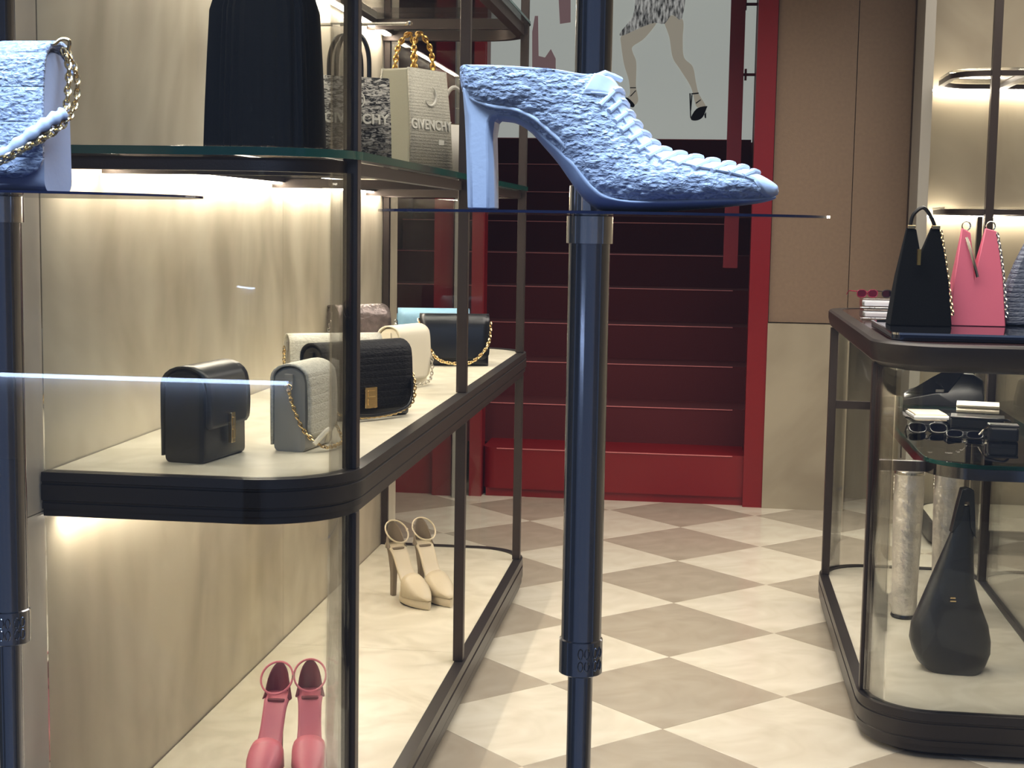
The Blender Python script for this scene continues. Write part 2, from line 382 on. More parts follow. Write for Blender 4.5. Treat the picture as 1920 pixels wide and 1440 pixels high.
# lit poster
PY = 11.32
pl = U(918, 262, Y=PY); prr = U(1437, 262, Y=PY)
po = thing('poster', (0, PY, pl.z), 0, 'large lit poster of legs in black heels and a silver skirt', 'poster')
box('poster_panel', m_poster, po, pl.x, prr.x, PY, PY+0.05, pl.z, 3.18, world=True)
box('poster_frame', m_red, po, pl.x-0.05, pl.x, PY-0.01, PY+0.05, pl.z-0.02, 3.18, world=True)
def flat(name, m, pts, k=0, per=6):
    P = smoothpath([U(x, y, Y=PY) for x, y in pts], per, True) if per else [U(x, y, Y=PY) for x, y in pts]
    y0 = PY-0.003-0.002*k
    mb = MB(); mb.add([(p.x, y0, p.z) for p in P], [tuple(range(len(P)))]); mb.add([(p.x, y0+0.0015, p.z) for p in P], [tuple(range(len(P)))])
    return mb.build(name, m, po, world=True, smooth=False)
def zp(l): return [(1120+x/4, y/4) for x, y in l]
flat('printed_leg', m_pskin, zp([(250,200),(430,150),(440,180),(350,290),(265,350),(268,400),(292,470),(290,640),(300,700),(305,760),(270,790),(225,740),(245,700),(235,600),(200,480),(178,330),(180,270)]), 0)
flat('printed_leg', m_pskin, zp([(500,130),(636,140),(640,300),(650,430),(715,500),(740,620),(760,700),(815,800),(790,830),(745,800),(730,760),(700,650),(620,520),(565,430),(540,280)]), 0)
flat('printed_skirt', m_psilver, zp([(310,-140),(640,-140),(634,140),(560,110),(505,178),(430,172),(330,205),(190,268),(172,245),(255,140),(280,60)]), 1, 3)
flat('printed_shoe', m_pblack, zp([(200,738),(230,735),(280,785),(262,806),(215,775)]), 1, 3)
flat('printed_shoe', m_pblack, zp([(700,890),(745,815),(820,796),(818,815),(790,880),(740,905)]), 1, 3)
flat('printed_heel', m_pblack, zp([(802,860),(816,840),(816,886),(806,886)]), 1, 0)
for q in ([(705,700),(760,694),(760,704),(705,710)], [(690,700),(700,700),(704,885),(696,885)], [(245,655),(290,655),(290,662),(245,662)], [(246,720),(288,676),(290,684),(250,726)], [(705,712),(714,712),(704,830),(696,830)], [(738,770),(775,745),(777,752),(740,780)]):
    flat('printed_strap', m_pblack, zp(q), 2, 0)
flat('printed_garment', m_pbrown, [(1046,-30),(1070,-30),(1070,42),(1050,45)], 1, 0)
flat('printed_garment', m_pbrown, [(1003,30),(1009,30),(1010,105),(1022,108),(1033,92),(1042,110),(1042,140),(998,140),(998,60)], 1, 0)

# brown panelled wall, stone dado, recess
zd = U(1500, 607, Y=8.0).z
bw = struct(box('wall_3', m_brown, None, pr, U(1716, 500, Y=8.0).x, 8.03, 8.12, zd, 3.2)); bw['label'] = 'brown panelled wall between red pilaster and lit niche'
xs = [pr+0.004, U(1601, 300, Y=8).x, U(1706, 300, Y=8).x]
for a, b in zip(xs, xs[1:]): box('wall_panel', m_brown, bw, a, b-0.004, 8.0, 8.03, zd+0.006, 3.2)
w4 = struct(box('wall_4', m_wallst, None, pr, U(1581, 900, Y=8).x, 7.96, 8.3, 0, zd))
struct(box('wall_5', m_wallst, None, U(1581, 900, Y=8).x, 3.2, 8.36, 8.44, 0, 3.2))

# ------------------------------------------------------------------ onyx wall on the left
XW = -1.32
wl = struct(box('wall_6', m_bronze, None, XW-0.09, XW-0.02, 1.9, 6.34, 0, 3.2)); wl['label'] = 'beige veined onyx wall behind the left display case'
for ya, yb in ((1.9, 4.58), (4.58, 6.34)):
    for za, zb_ in ((0, 0.9), (0.9, 1.62), (1.62, 3.2)):
        box('stone_panel', m_stone, wl, XW-0.02, XW, ya+0.001, yb-0.001, za+0.001, zb_-0.001)

# ------------------------------------------------------------------ display cases
def outline(x0, x1, y0, y1, r, corners, n=10):
    """open path counter-clockwise; corners: set of 'nr','fr','fl','nl' that are rounded"""
    P = []
    def arc(cx, cy, a0):
        for k in range(n+1):
            a = a0+pi/2*k/n; P.append((cx+r*cos(a), cy+r*sin(a), cos(a), sin(a)))
    if 'nl' in corners: arc(x0+r, y0+r, pi)
    else: P.append((x0, y0, 0, -1))
    if 'nr' in corners: arc(x1-r, y0+r, -pi/2)
    if 'fr' in corners: arc(x1-r, y1-r, 0)
    if 'fl' in corners: arc(x0+r, y1-r, pi/2)
    else: P.append((x0, y1, 0, 1))
    if 'nl' in corners: P.append(P[0])
    return P
def rim(name, path, prof, m, parent, closed=False):
    rings = [[(x+nx*o, y+ny*o, z) for o, z in prof] for x, y, nx, ny in path]
    return MB().loft(rings, True, not closed).build(name, m, parent, world=True, ang=28)
def slab(name, path, off, z0, z1, m, parent, **k):
    P = [(x+nx*off, y+ny*off) for x, y, nx, ny in path]
    if (Vector(P[0])-Vector(P[-1])).length < 1e-5: P = P[:-1]
    return MB().prism(P, lambda p: (p[0], p[1], z0), lambda p: (p[0], p[1], z1)).build(name, m, parent, world=True, smooth=False, **k)
def rimprof(z0, z1):
    h = z1-z0; w = -0.03
    return [(w, z0), (-0.004, z0), (-0.004, z0+.16*h), (0.002, z0+.17*h), (0.002, z0+.30*h), (0.0, z0+.32*h), (0.0, z0+.36*h), (0.006, z0+.38*h), (0.006, z0+.72*h), (0.002, z0+.74*h), (0.002, z0+.78*h), (0.006, z0+.80*h), (0.004, z1), (w, z1)]
def panes(path, segs, z0, z1, parent, off=-0.012):
    for a, b in segs:
        P0 = path[a:b+1]; P = []
        for k, q in enumerate(P0):                                   # short end pieces keep the flat runs optically flat
            P.append(q)
            if k+1 < len(P0):
                w = P0[k+1]; L_ = math.hypot(w[0]-q[0], w[1]-q[1])
                if L_ > 0.15:
                    for f, nn_ in ((0.01/L_, q if a == 0 and k == 0 else q), (1-0.01/L_, w)):
                        ex, ey = (w[0]-q[0])/L_, (w[1]-q[1])/L_
                        P.append((q[0]+(w[0]-q[0])*f, q[1]+(w[1]-q[1])*f, ey, -ex))
        rings = [[(x+nx*(off+o), y+ny*(off+o), z) for o, z in ((-0.003, z0), (0.003, z0), (0.003, z1), (-0.003, z1))] for x, y, nx, ny in P]
        MB().loft(rings).build('glass_pane', m_gl, parent, world=True)
XC = -0.703; LY0, LY1 = 2.83, 6.06
lc = thing('display_case', (-1.0, 4.4, 0), 0, 'dark bronze display case with bags and sandals before the onyx wall', 'display case')
LP = outline(XW+0.004, XC, LY0, LY1, 0.2, {'nr', 'fr'})
zt, zbse = 0.98, 0.15
def slab_pieces(name, path, off, z0, z1, m, parent, yc):
    P = [(x+nx*off, y+ny*off) for x, y, nx, ny in path]; xl, xr_ = P[0][0], max(p[0] for p in P)
    A = [p for p in P if p[1] < yc]+[(xr_, yc-.0008), (xl, yc-.0008)]
    B = [(xl, yc+.0008), (xr_, yc+.0008)]+[p for p in P if p[1] > yc]
    for Q in (A, B): MB().prism(Q, lambda p: (p[0], p[1], z0), lambda p: (p[0], p[1], z1)).build(name, m, parent, world=True, smooth=False)
rim('base_rim', LP, rimprof(0.03, zbse), m_bronzeS, lc)
slab('plinth', LP, -0.05, 0.0, 0.03, m_bronze, lc)
slab_pieces('base_slab', LP, -0.028, 0.032, zbse-0.004, m_slab, lc, 4.53)
rim('shelf_rim', LP, rimprof(zt-0.088, zt+0.003), m_bronzeS, lc)
slab_pieces('shelf_slab', LP, -0.028, zt-0.07, zt, m_slab, lc, 4.40)
ug = 1.636
gs = slab('glass_shelf', LP, 0.0, ug-0.017, ug, m_gl, lc)
rim('glass_edge', LP, [(-0.001, ug-0.0168), (0.0015, ug-0.0168), (0.0015, ug-0.0002), (-0.001, ug-0.0002)], m_edge, lc)
rim('shelf_frame', [p for p in LP], [(-0.05, ug-0.046), (-0.022, ug-0.046), (-0.022, ug-0.020), (-0.05, ug-0.020)], m_bronze, lc)
for yy in (3.15, 4.44, 5.7):
    box('shelf_bracket', m_bronze, lc, XW+0.01, XC-0.04, yy-0.012, yy+0.012, ug-0.046, ug-0.019, world=True)
ug2 = 2.27
slab('glass_shelf', LP, 0.0, ug2-0.010, ug2, m_gl, lc)
rim('glass_edge', LP, [(-0.001, ug2-0.0098), (0.0015, ug2-0.0098), (0.0015, ug2-0.0002), (-0.001, ug2-0.0002)], m_edge, lc)
rim('shelf_frame', LP, [(-0.055, ug2-0.055), (-0.02, ug2-0.055), (-0.02, ug2-0.015), (-0.055, ug2-0.015)], m_bronze, lc)
for yy in (3.15, 4.44, 5.7):
    box('shelf_bracket', m_bronze, lc, XW+0.01, XC-0.04, yy-0.014, yy+0.014, ug2-0.05, ug2-0.012, world=True)
for z, hh, zz in ((ug-0.03, 0.02, 0.85), (ug2-0.035, 0.02, 1), (zt-0.095, 0.02, .4)):
    box('led_channel', m_bronze, lc, XW+0.012, XW+0.05, LY0+0.06, LY1-0.06, z, z+0.022, world=True)
    box('led_strip', m_led, lc, XW+0.018, XW+0.042, LY0+0.08, LY1-0.08, z-0.005, z-0.001, world=True)
post_y = [3.012, 4.44, 5.86]
for yy in post_y:
    for z0, z1 in ((zbse, zt-0.088), (zt+0.003, 3.2)):
        box('post', m_bronze, lc, XC-0.035, XC-0.004, yy-0.016, yy+0.016, z0, z1, 0.002, world=True)
for z0, z1 in ((zbse, zt-0.088), (zt+0.003, 3.2)):
    box('post', m_bronze, lc, XW+0.004, XW+0.03, LY1-0.03, LY1-0.004, z0, z1, 0.002, world=True)
segs = [(0, 11), (22, 23)]
panes(LP, segs, zbse, zt-0.09, lc); panes(LP, segs, zt+0.003, ug-0.045, lc); panes(LP, segs, ug+0.002, ug2-0.06, lc)

# right island case
RX0, RX1, RY0, RY1 = 0.485, 1.12, 4.22, 6.1
rc = thing('display_case', (0.8, 5.1, 0), 0, 'glass island display case with dark top beside the aisle, boots inside', 'display case')
RP = outline(RX0, RX1, RY0, RY1, 0.2, {'nl', 'nr', 'fr', 'fl'})
rim('base_rim', RP, rimprof(0.02, 0.135), m_bronzeS, rc, True)
slab('base_slab', RP, -0.028, 0.022, 0.13, m_slab, rc)
slab('plinth', RP, -0.05, 0.0, 0.022, m_bronze, rc)
rt = 1.18
rim('top_rim', RP, [(-0.04, rt-0.075), (-0.02, rt-0.078), (0.0, rt-0.06), (0.008, rt-0.03), (0.008, rt-0.006), (0.0, rt), (-0.04, rt)], m_bronzeS, rc, True)
slab('top_slab', RP, -0.035, rt-0.07, rt-0.002, mat('dark polished top', (52, 32, 32), 0.15), rc)
gz = 0.84
RG = outline(RX0+0.16, RX1-0.03, RY0+0.06, RY1-0.12, 0.16, {'nl', 'nr', 'fr', 'fl'})
slab('glass_shelf', RG, 0, gz-0.012, gz, m_acry, rc)
rim('glass_edge', RG, [(-0.001, gz-0.0118), (0.0015, gz-0.0118), (0.0015, gz-0.0002), (-0.001, gz-0.0002)], m_edge, rc, True)
rim('shelf_frame', RG, [(-0.022, gz-0.045), (-0.002, gz-0.045), (-0.002, gz-0.013), (-0.022, gz-0.013)], m_chrome, rc, True)
for x, y in ((RX0+0.018, RY0+0.2), (RX0+0.018, RY1-0.2), (RX1-0.018, RY0+0.2), (RX1-0.018, RY1-0.2)):
    box('post', m_bronze, rc, x-0.015, x+0.015, y-0.015, y+0.015, 0.135, rt-0.07, 0.002, world=True)
for y in (RY0+0.2, RY1-0.2):
    box('shelf_arm', m_bronze, rc, RX0+0.03, RX0+0.19, y-0.01, y+0.01, gz-0.045, gz-0.015, world=True)
panes(RP, [(0, 21), (21, 43)], 0.135, rt-0.075, rc)

for i in range(7):
    for yy in (4.34, 5.2, 5.9):
        x = 0.60+0.07*i
        MB().lathe([(0.018, rt-.079), (0.020, rt-.0785), (0.020, rt-.071), (0.018, rt-.0705)], (x, yy, 0), 20).build('spot_ring', m_chrome, rc, world=True)
        MB().lathe([(0.0175, rt-.0795), (0.0175, rt-.0791)], (x, yy, 0), 20).build('spot_lens', m_spot, rc, world=True)
# far right niche with lit shelves
NX = U(1725, 400, Y=7.75).x
nc = thing('wall_cabinet', (2.0, 7.4, 0), 0, 'lit wall shelving behind the island case, upper right corner', 'cabinet')
box('back_panel', m_wallst, nc, NX, 3.1, 7.76, 7.8, 0, 3.2, world=True)
box('side_panel', m_greyb, nc, NX-0.05, NX, 7.5, 7.8, 0.0, 3.2, world=True)
NP = outline(NX+0.05, 3.1, 7.02, 7.74, 0.2, {'nl'})
NP = [p for p in outline(NX+0.03, 3.1, 7.02, 7.74, 0.2, {'nl', 'nr', 'fr', 'fl'})]
for z in (1.6, 2.22):
    slab('glass_shelf', NP, 0, z-0.01, z, m_gl, nc)
    rim('shelf_frame', NP, [(-0.03, z-0.035), (-0.004, z-0.035), (-0.004, z-0.012), (-0.03, z-0.012)], m_bronze, nc, True)
    for xx in (NX+0.36, 2.3): box('shelf_bracket', m_bronze, nc, xx-0.02, xx+0.02, 7.06, 7.74, z-0.035, z-0.012, world=True)
    box('led_strip', m_led, nc, NX+0.03, 3.05, 7.715, 7.735, z-0.045, z-0.037, world=True)
rim('base_rim', NP, [(-0.03, 0.02), (0, 0.02), (0, 0.11), (-0.03, 0.11)], m_bronzeS, nc, True)
slab('base_slab', NP, -0.02, 0.02, 0.112, m_slab, nc)
for px in (1858,):
    x = U(px, 300, Y=7.04).x
    for q in (x,): box('post', m_bronze, nc, q-0.018, q+0.018, 7.01, 7.05, 0.11, 3.2, world=True)
x = U(1822, 700, Y=7.7).x; box('post', m_bronze, nc, x-0.012, x+0.012, 7.68, 7.71, 0.11, 1.56, world=True)

# ------------------------------------------------------------------ window display stands
YD = 1.25
def stand(xc, label, platec, zt_):
    t = thing('display_stand', (xc, YD, 0), 0, label, 'display stand', 'steel poles carrying round glass plates in the window')
    MB().lathe([(0.09, 0), (0.09, 0.008), (0.02, 0.012), (0.018, 0.02)], n=40).build('foot', m_chrome, t)
    zc = U(1083, 1258, Y=YD).z
    MB().lathe([(0.0107, 0.012), (0.0107, zc)], n=32).build('lower_pole', m_chrome, t)
    MB().lathe([(0.0172, zc), (0.0172, zt_-0.025)], n=40).build('pole', m_chrome, t)
    MB().lathe([(0.0152, zt_-0.02), (0.0152, 2.9)], n=40).build('upper_pole', m_chrome, t)
    ccc = MB().lathe([(0.0172, zc-0.001), (0.0186, zc+0.0), (0.0186, zc+0.029), (0.0172, zc+0.03)], n=40).build('collar', m_chrome, t)
    for s, an in ((0, -1.35), (1, -0.62)):
        for i in range(2):
            for j in range(2):
                a = an+(i-0.5)*0.3; z = zc+0.009+j*0.011; r = 0.0189
                o = MB().link((0, 0, 0), (-sin(a), cos(a), 0), (0, 0, 1), 0.0022, 0.0045, 0.0005, 8, 4).build('emblem', m_chrome, ccc, loc=(r*cos(a), r*sin(a), z))
    MB().lathe([(0.0172, zt_-0.026), (0.0194, zt_-0.0255), (0.0194, zt_-0.003), (0.0172, zt_-0.0025)], n=40).build('clamp', m_chrome2, t)
    MB().lathe([(0.0155, zt_+0.001), (0.0176, zt_+0.0015), (0.0176, zt_+0.022), (0.0155, zt_+0.0225)], n=40).build('clamp', m_chrome2, t)
    mb = MB(); n = 72; R = 0.186; px = platec-xc
    def ring(r, cx, z): return [(cx+r*cos(2*pi*k/n), r*sin(2*pi*k/n), z) for k in range(n)]
    mb.loft([ring(0.0156, 0, zt_-0.002), ring(R, px, zt_-0.002), ring(R, px, zt_), ring(0.0156, 0, zt_), ring(0.0156, 0, zt_-0.002)], True, False)
    mb.build('round_plate', m_plate, t)
    return t
ZR = U(1131, 399, Y=YD).z; ZL = U(175, 364, Y=YD).z
stand(U(1098, 800, Y=YD).x, 'steel display stand whose round plate carries the white pump', -0.087, ZR)
stand(U(10, 800, Y=YD).x, 'steel display stand at left edge carrying the white boucle bag', -0.627, ZL)

# ------------------------------------------------------------------ white lace-up pump
YS = 1.145
def zq(x, y):                                                     # point of the pump's side view
    p = U(840+x*0.375, 100+y*0.375, Y=YS); return Vector((p.x, 0, p.z))
ST = [((68,112),(78,190),6,.3),((95,92),(108,240),22,1),((150,93),(160,290),28,1),((250,97),(250,330),31,1),((400,106),(345,346),33,1),
 ((560,120),(425,395),34,1),((680,140),(492,468),35,.85),((775,146),(560,548),36,.55),((845,196),(618,630),37,.12),((885,290),(662,690),38,0),
 ((935,370),(712,738),39,0),((1000,450),(775,772),40,0),((1080,508),(880,786),40.5,0),((1200,538),(1010,783),40,0),((1330,566),(1160,775),37,0),
 ((1450,592),(1320,763),32,0),((1540,628),(1440,753),25,0),((1600,660),(1540,741),16.5,0),((1635,686),(1610,726),9,0),((1648,701),(1645,711),2,0)]
zoff = ZR+0.0012-zq(880, 795).z
def st_at(s):
    s = max(0, min(len(ST)-1-1e-6, s)); i = int(s); t = s-i
    def cr(f):
        p = [f(ST[max(i-1,0)]), f(ST[i]), f(ST[min(i+1,len(ST)-1)]), f(ST[min(i+2,len(ST)-1)])]
        return 0.5*(2*p[1]+(p[2]-p[0])*t+(2*p[0]-5*p[1]+4*p[2]-p[3])*t*t+(3*p[1]-p[0]-3*p[2]+p[3])*t**3)
    T = zq(cr(lambda q: q[0][0]), cr(lambda q: q[0][1])); B = zq(cr(lambda q: q[1][0]), cr(lambda q: q[1][1]))
    return T, B, max(0.0005, cr(lambda q: q[2])/1000), min(1, max(0, cr(lambda q: q[3])))
def shoe_pt(s, a, off=0.0, lim=True):
    """a in degrees, 90 = top centre, going down one side to -90"""
    T, B, w, o = st_at(s)
    sg = 1 if a <= 90 else -1
    aa = a if a <= 90 else 180-a
    amax = 90-o*78
    if lim: aa = -90+(aa+90)*(amax+90)/180
    zz = sin(radians(aa)); z0 = sin(radians(amax)) if lim else 1
    v = (math.copysign(abs(zz)**0.85, zz)+1)/(z0**0.85+1)
    c = abs(cos(radians(aa)))**0.75
    p = B.lerp(T, v); p.y = -sg*w*c
    if off:
        mid = B.lerp(T, 0.5); d = Vector((p-mid)); d.y = p.y; L = d.length or 1
        nrm = Vector((d.x/ L, p.y/(w*w+1e-6)*L if w > 0 else 0, d.z/L)); nrm = Vector((d.x*w/L, p.y*((T-B).length/2)/max(w, .004), d.z*w/L))
        if nrm.length: nrm.normalize(); p += nrm*off
    p.z += zoff; return p
sh = thing('pump', (zq(850, 795).x, YS, ZR), 0, 'white boucle lace-up pointed pump with block heel on the right window plate', 'shoe')
base = Vector(sh.location); base.y = YS
def sp(p): return Vector((p.x-base.x, p.y, p.z-base.z))
NS, NA = 230, 120
rings = []
for i in range(NS+1):
    s = 19*i/NS; ring = []
    for j in range(NA+1):
        a = 90-180*j/NA*1.0 if False else 90-360*j/NA
        a = a if a >= -90 else a+360                                 # -90..-270 -> 270..90
        p = shoe_pt(s, a)
        q = p*60; n1 = noise.noise(Vector((q.x*1.6, q.y*2, q.z*3.2)))+0.6*noise.noise(Vector((q.x*4, q.y*4, q.z*7)))
        edge = min(1, s/0.6)*min(1, max(0, (19-s)/2.5))
        pa = a if a <= 90 else 180-a
        dsp = (0.0011*n1+0.0004)*edge
        pp = shoe_pt(s, a, dsp); ring.append(sp(pp))
    rings.append(ring)
MB().loft(rings, False, False).build('upper', m_shoeb, sh, solid=0.0016, ang=80)
# smooth lace panel and toe cap
rings = []
for i in range(121):
    s = 6.6+12.4*i/120
    lo = 52 if s < 9 else (52-(s-9)*3.0 if s < 16 else 31-(s-16)*42)
    lo = max(-84, lo); ring = []
    for j in range(41):
        a = lo+(180-2*lo)*j/40; off = 0.0022 if 2 < j < 38 else 0.0012
        ring.append(sp(shoe_pt(s, a, off*(1 if s < 18 else max(0.3, 19-s)))))
    rings.append(ring)
MB().loft(rings, False, False).build('lace_panel', m_white, sh, solid=0.0012, ang=80)
for sg in (0, 1):
    P = []
    for i in range(90):
        s = 7.0+9*i/89; lo = 52 if s < 9 else (52-(s-9)*3.0 if s < 16 else 31-(s-16)*42); lo = max(-80, lo)+1
        P.append(sp(shoe_pt(s, lo if not sg else 180-lo, 0.0028)))
    MB().tube(P, 0.0006, 6).build('stitching', m_white, sh)
for i in range(13):
    s = 8.0+7.6*i/12
    P = [sp(shoe_pt(s+(.42 if k > 4 else .42*k/4)*0.8, 64+ (116-64)*k/8, 0.0038)) for k in range(9)]
    P = [sp(shoe_pt(s, 62, 0.001))]+P+[sp(shoe_pt(s, 118, 0.001))]
    MB().tube(P, 0.0021, 8).build('lace', m_white, sh)
    for sg in (0, 1):
        MB().tube([sp(shoe_pt(s+.05, 62 if not sg else 118, 0.0035)), sp(shoe_pt(s-.22, 34 if not sg else 146, 0.0022))], 0.0021, 8).build('lace_end', m_white, sh)
# tongue with knot at the collar
T = [sp(zq(742, 158)+Vector((0, 0, zoff))), sp(zq(770, 133)+Vector((0, 0, zoff))), sp(zq(810, 136)+Vector((0, 0, zoff))), sp(zq(845, 178)+Vector((0, 0, zoff))), sp(zq(885, 250)+Vector((0, 0, zoff)))]
tm = MB(); rr = []
for k, p in enumerate(smoothpath(T, 5)):
    rr.append([(p.x, y, p.z-y*y*28) for y in [(-0.016+0.002*q) for q in range(17)]])
tm.loft(rr, False, False).build('tongue', m_white, sh, solid=0.003, ang=80)
kx = sp(zq(800, 150)+Vector((0, 0, zoff)))
MB().tube([kx+Vector((-.012, -.012, .001)), kx+Vector((-.002, -.004, .006)), kx+Vector((.009, .004, .002)), kx+Vector((.003, .010, .005))], 0.0022, 8).build('lace_knot', m_white, sh)
# collar piping, insole, sole, heel
P = [sp(shoe_pt(.25+7.2*i/60, 90.0, 0)) for i in range(61)]; Q = [sp(shoe_pt(.25+7.2*i/60, 90.001, 0)) for i in range(61)]
for PP in (P, Q): MB().tube(PP, 0.0013, 6).build('piping', m_white, sh)
rr = []
for i in range(40):
    s = 0.6+9*i/39; T_, B_, w, o = st_at(s); p = B_.lerp(T_, 0.18); p.z += zoff; c = sp(p)
    rr.append([(c.x, y*w*0.85, c.z) for y in [-1+q/4 for q in range(9)]])
MB().loft(rr, False, False).build('insole', m_white, sh, solid=0.003)
rr = []
for i in range(120):
    s = 2.2+16.6*i/119; ring = []
    for j in range(21):
        a = -38-104*j/20; a = a if a >= -90 else a+360
        ring.append(sp(shoe_pt(s, a, 0.0012+0.0016*min(1, max(0, (s-8)/3)))))
    rr.append(ring)
MB().loft(rr, False, False).build('sole', m_sole, sh, solid=0.002, ang=80)
hp_ = [(88,190),(98,330),(104,500),(110,794),(243,794),(240,560),(236,420),(246,356),(268,334),(310,322),(330,300),(280,260),(200,240)]
hl = []
for x, y in hp_:
    p = zq(x, y); p.z += zoff; hl.append(sp(p))
zmin = min(p.z for p in hl)
for p in hl: p.z = max(p.z, 0.0006)
mb = MB(); lay = []
for yy, k in ((-0.021, 0.62), (-0.014, 1.0), (0.014, 1.0), (0.021, 0.62)):
    c = zq(175, 500); c.z += zoff; c = sp(c)
    lay.append([(c.x+(p.x-c.x)*(k if p.z < 0.09 else 0.9 if k < 1 else 1), yy*(0.8+1.6*max(0, p.z-.01)*2.2), p.z) for p in hl])
mb.loft(lay).build('heel', m_white, sh, ang=25, bevel=0.0012)

# ------------------------------------------------------------------ flap bags
def flap_bag(name, loc, rz, L, Dp, Hh, label, m_flap, m_body, flapdown=0.35, clasp=None, chain_pts=None, chain_m=None, cat='handbag', group=None,
             seams=False, single=False, pitch=0.009, cr=0.0013, strap=None, tabs=True, foot=1.0, corner=0.03, back=True):
    t = thing(name, loc, rz, label, cat, group)
    g = 0.003
    # body: gusset shaped section along the length
    prof = []
    r = 0.012
    for k in range(5):
        a = pi+pi/2*k/4; prof.append((-Dp/2*foot+r+r*cos(a), r+r*sin(a)))
    for k in range(5):
        a = 1.5*pi+pi/2*k/4; prof.append((Dp/2*foot-r+r*cos(a), r+r*sin(a)))
    top = Hh-0.005; hd = Dp*0.36
    for k in range(9):
        a = pi*k/8; prof.append(((Dp/2-0.001)*cos(a)*1.0, top-hd+hd*sin(a)))
    prof = [(-v, w) for v, w in prof]
    rings = [[(u, v*kk, 0.0+w*(0.98 if kk < 1 else 1)) for v, w in prof] for u, kk in ((-L/2+g, .93), (-L/2+g+0.006, 1), (L/2-g-0.006, 1), (L/2-g, .93))]
    MB().loft(rings).build('body', m_body, t, ang=40)
    # flap sheet
    P = [(Dp/2*foot+0.002, 0.014), (Dp/2*(1+foot)/2+0.003, Hh*0.45)] if back else [(Dp/2+0.001, Hh-hd-0.006)]
    for k in range(11):
        a = pi*k/10; P.append(((Dp/2+0.003)*cos(a), Hh-hd-0.002+(hd+0.003)*sin(a)))
    fd = Hh*flapdown; n = 12; zs_ = Hh-hd-0.002
    for k in range(1, n+1): P.append((-Dp/2*(1+(foot-1)*k/n)-0.004-0.003*sin(pi*k/n), zs_+(fd-zs_)*k/n))
    rr = []; cr_ = corner
    for i, (v, w) in enumerate(P):
        d = w-fd if v < 0 else 1
        half = L/2
        if 0 <= d < cr_ and v < 0: half = L/2-cr_+sqrt(max(0, cr_**2-(cr_-d)**2))
        if i == len(P)-1: half = L/2-cr_*0.92
        rr.append([(-half+2*half*k/10, v, w) for k in range(11)])
    MB().loft(rr, False, False).build('flap', m_flap, t, solid=0.005, ang=60)
    if clasp:
        cm, cw, ch, cz = clasp
        MB().box(-cw/2, cw/2, -Dp/2-0.018, -Dp/2-0.009, cz, cz+ch).build('clasp', cm, t, smooth=False, bevel=0.0015)
        c2 = MB().box(-cw*0.3, cw*0.3, -Dp/2-0.0205, -Dp/2-0.0175, cz+ch*0.15, cz+ch*0.45).box(-cw*0.3, cw*0.3, -Dp/2-0.0205, -Dp/2-0.0175, cz+ch*0.55, cz+ch*0.85)
        c2.build('clasp_emblem', cm, t, smooth=False, bevel=0.001)
    if chain_pts:
        for s in ((-1, 1) if tabs else ()):
            MB().box(s*(L/2+0.001)-0.003, s*(L/2+0.001)+0.003, -0.010, 0.010, Hh*0.76, Hh*0.9).build('strap_tab', m_body, t, smooth=False, bevel=0.001)
            MB().link((s*(L/2+0.006), 0, Hh*0.75), (0, 1, 0), (0, 0, 1), 0.009, 0.007, 0.0013).build('ring', chain_m, t)
        chain('chain', chain_pts, t, chain_m, pitch, cr, single)
    if strap:
        MB().tube(smoothpath(strap[0], 6), strap[1], 8).build('strap', strap[2], t)
    return t
ZT = zt
def near_end(px, Y, rz, L): return (U(px, 700, Y=Y).x+cos(rz)*L/2, Y+sin(rz)*L/2, ZT)
def on(px, py, z): return U(px, py, Z=z)
d2r = radians
# b1 black smooth bag
p = on(415, 862, ZT)
p.z = ZT
p = on(344, 869, ZT)
flap_bag('handbag', (p.x+cos(d2r(81))*.1, p.y+sin(d2r(81))*.1, ZT), d2r(81), 0.195, 0.098, 0.203, 'plain black smooth leather flap bag, nearest on the stone shelf', m_black, m_black, 0.36, corner=0.014,
         clasp=(m_gold, 0.018, 0.066, 0.035))
p = on(588, 842, ZT)
L = 0.17
flap_bag('handbag', near_end(542, on(543, 847, ZT).y, d2r(83), L), d2r(83), L, 0.08, 0.194, 'small pale grey quilted flap bag with chain, front row of stone shelf', m_quilt, m_greyb, 0.15,
         chain_pts=[(-L/2-.008, 0, .15), (-L/2-.010, -.012, .11), (-L/2-.006, -.038, .05), (-L/2+.02, -.075, .012), (0, -.085, .01), (.05, -.075, .015), (L/2+.006, -.03, .07), (L/2+.008, 0, .15)], chain_m=m_gold,
         strap=([(-L/2+.0, -.06, .02), (-L/2+.03, -.082, .05), (-L/2+.05, -.07, .02)], 0.006, m_creamb), pitch=0.0095, cr=0.0016)
# b4 large black quilted, b3 grey behind
p = on(672, 790, ZT); L = 0.30
def rowchain(L, Dp, Hh, low=0.012, out=0.02): return [(-L/2-.008, 0, Hh*.74), (-L/2-.004, -Dp/2-.008, Hh*.5), (-L/2+.03, -Dp/2-out, Hh*.15), (-L*.2, -Dp/2-out-.01, low), (L*.2, -Dp/2-out-.01, low), (L/2-.01, -Dp/2-out, Hh*.18), (L/2+.006, -Dp/2-.006, Hh*.5), (L/2+.008, 0, Hh*.74)]
flap_bag('handbag', near_end(584, 3.70, d2r(53), L), d2r(53), L, 0.085, 0.20, 'large black quilted flap bag with square gold clasp, centre of stone shelf', m_blackf, m_black, 0.12,
         clasp=(m_gold, 0.04, 0.055, 0.03), chain_pts=rowchain(L, .085, .2), chain_m=m_gold, pitch=0.0095, cr=0.0017,
         strap=([(-L*.3, -.075, .02), (0, -.082, .014), (L*.38, -.075, .03), (L/2+.0, -.05, .1)], 0.004, m_black))
p = on(618, 745, ZT); L = 0.27
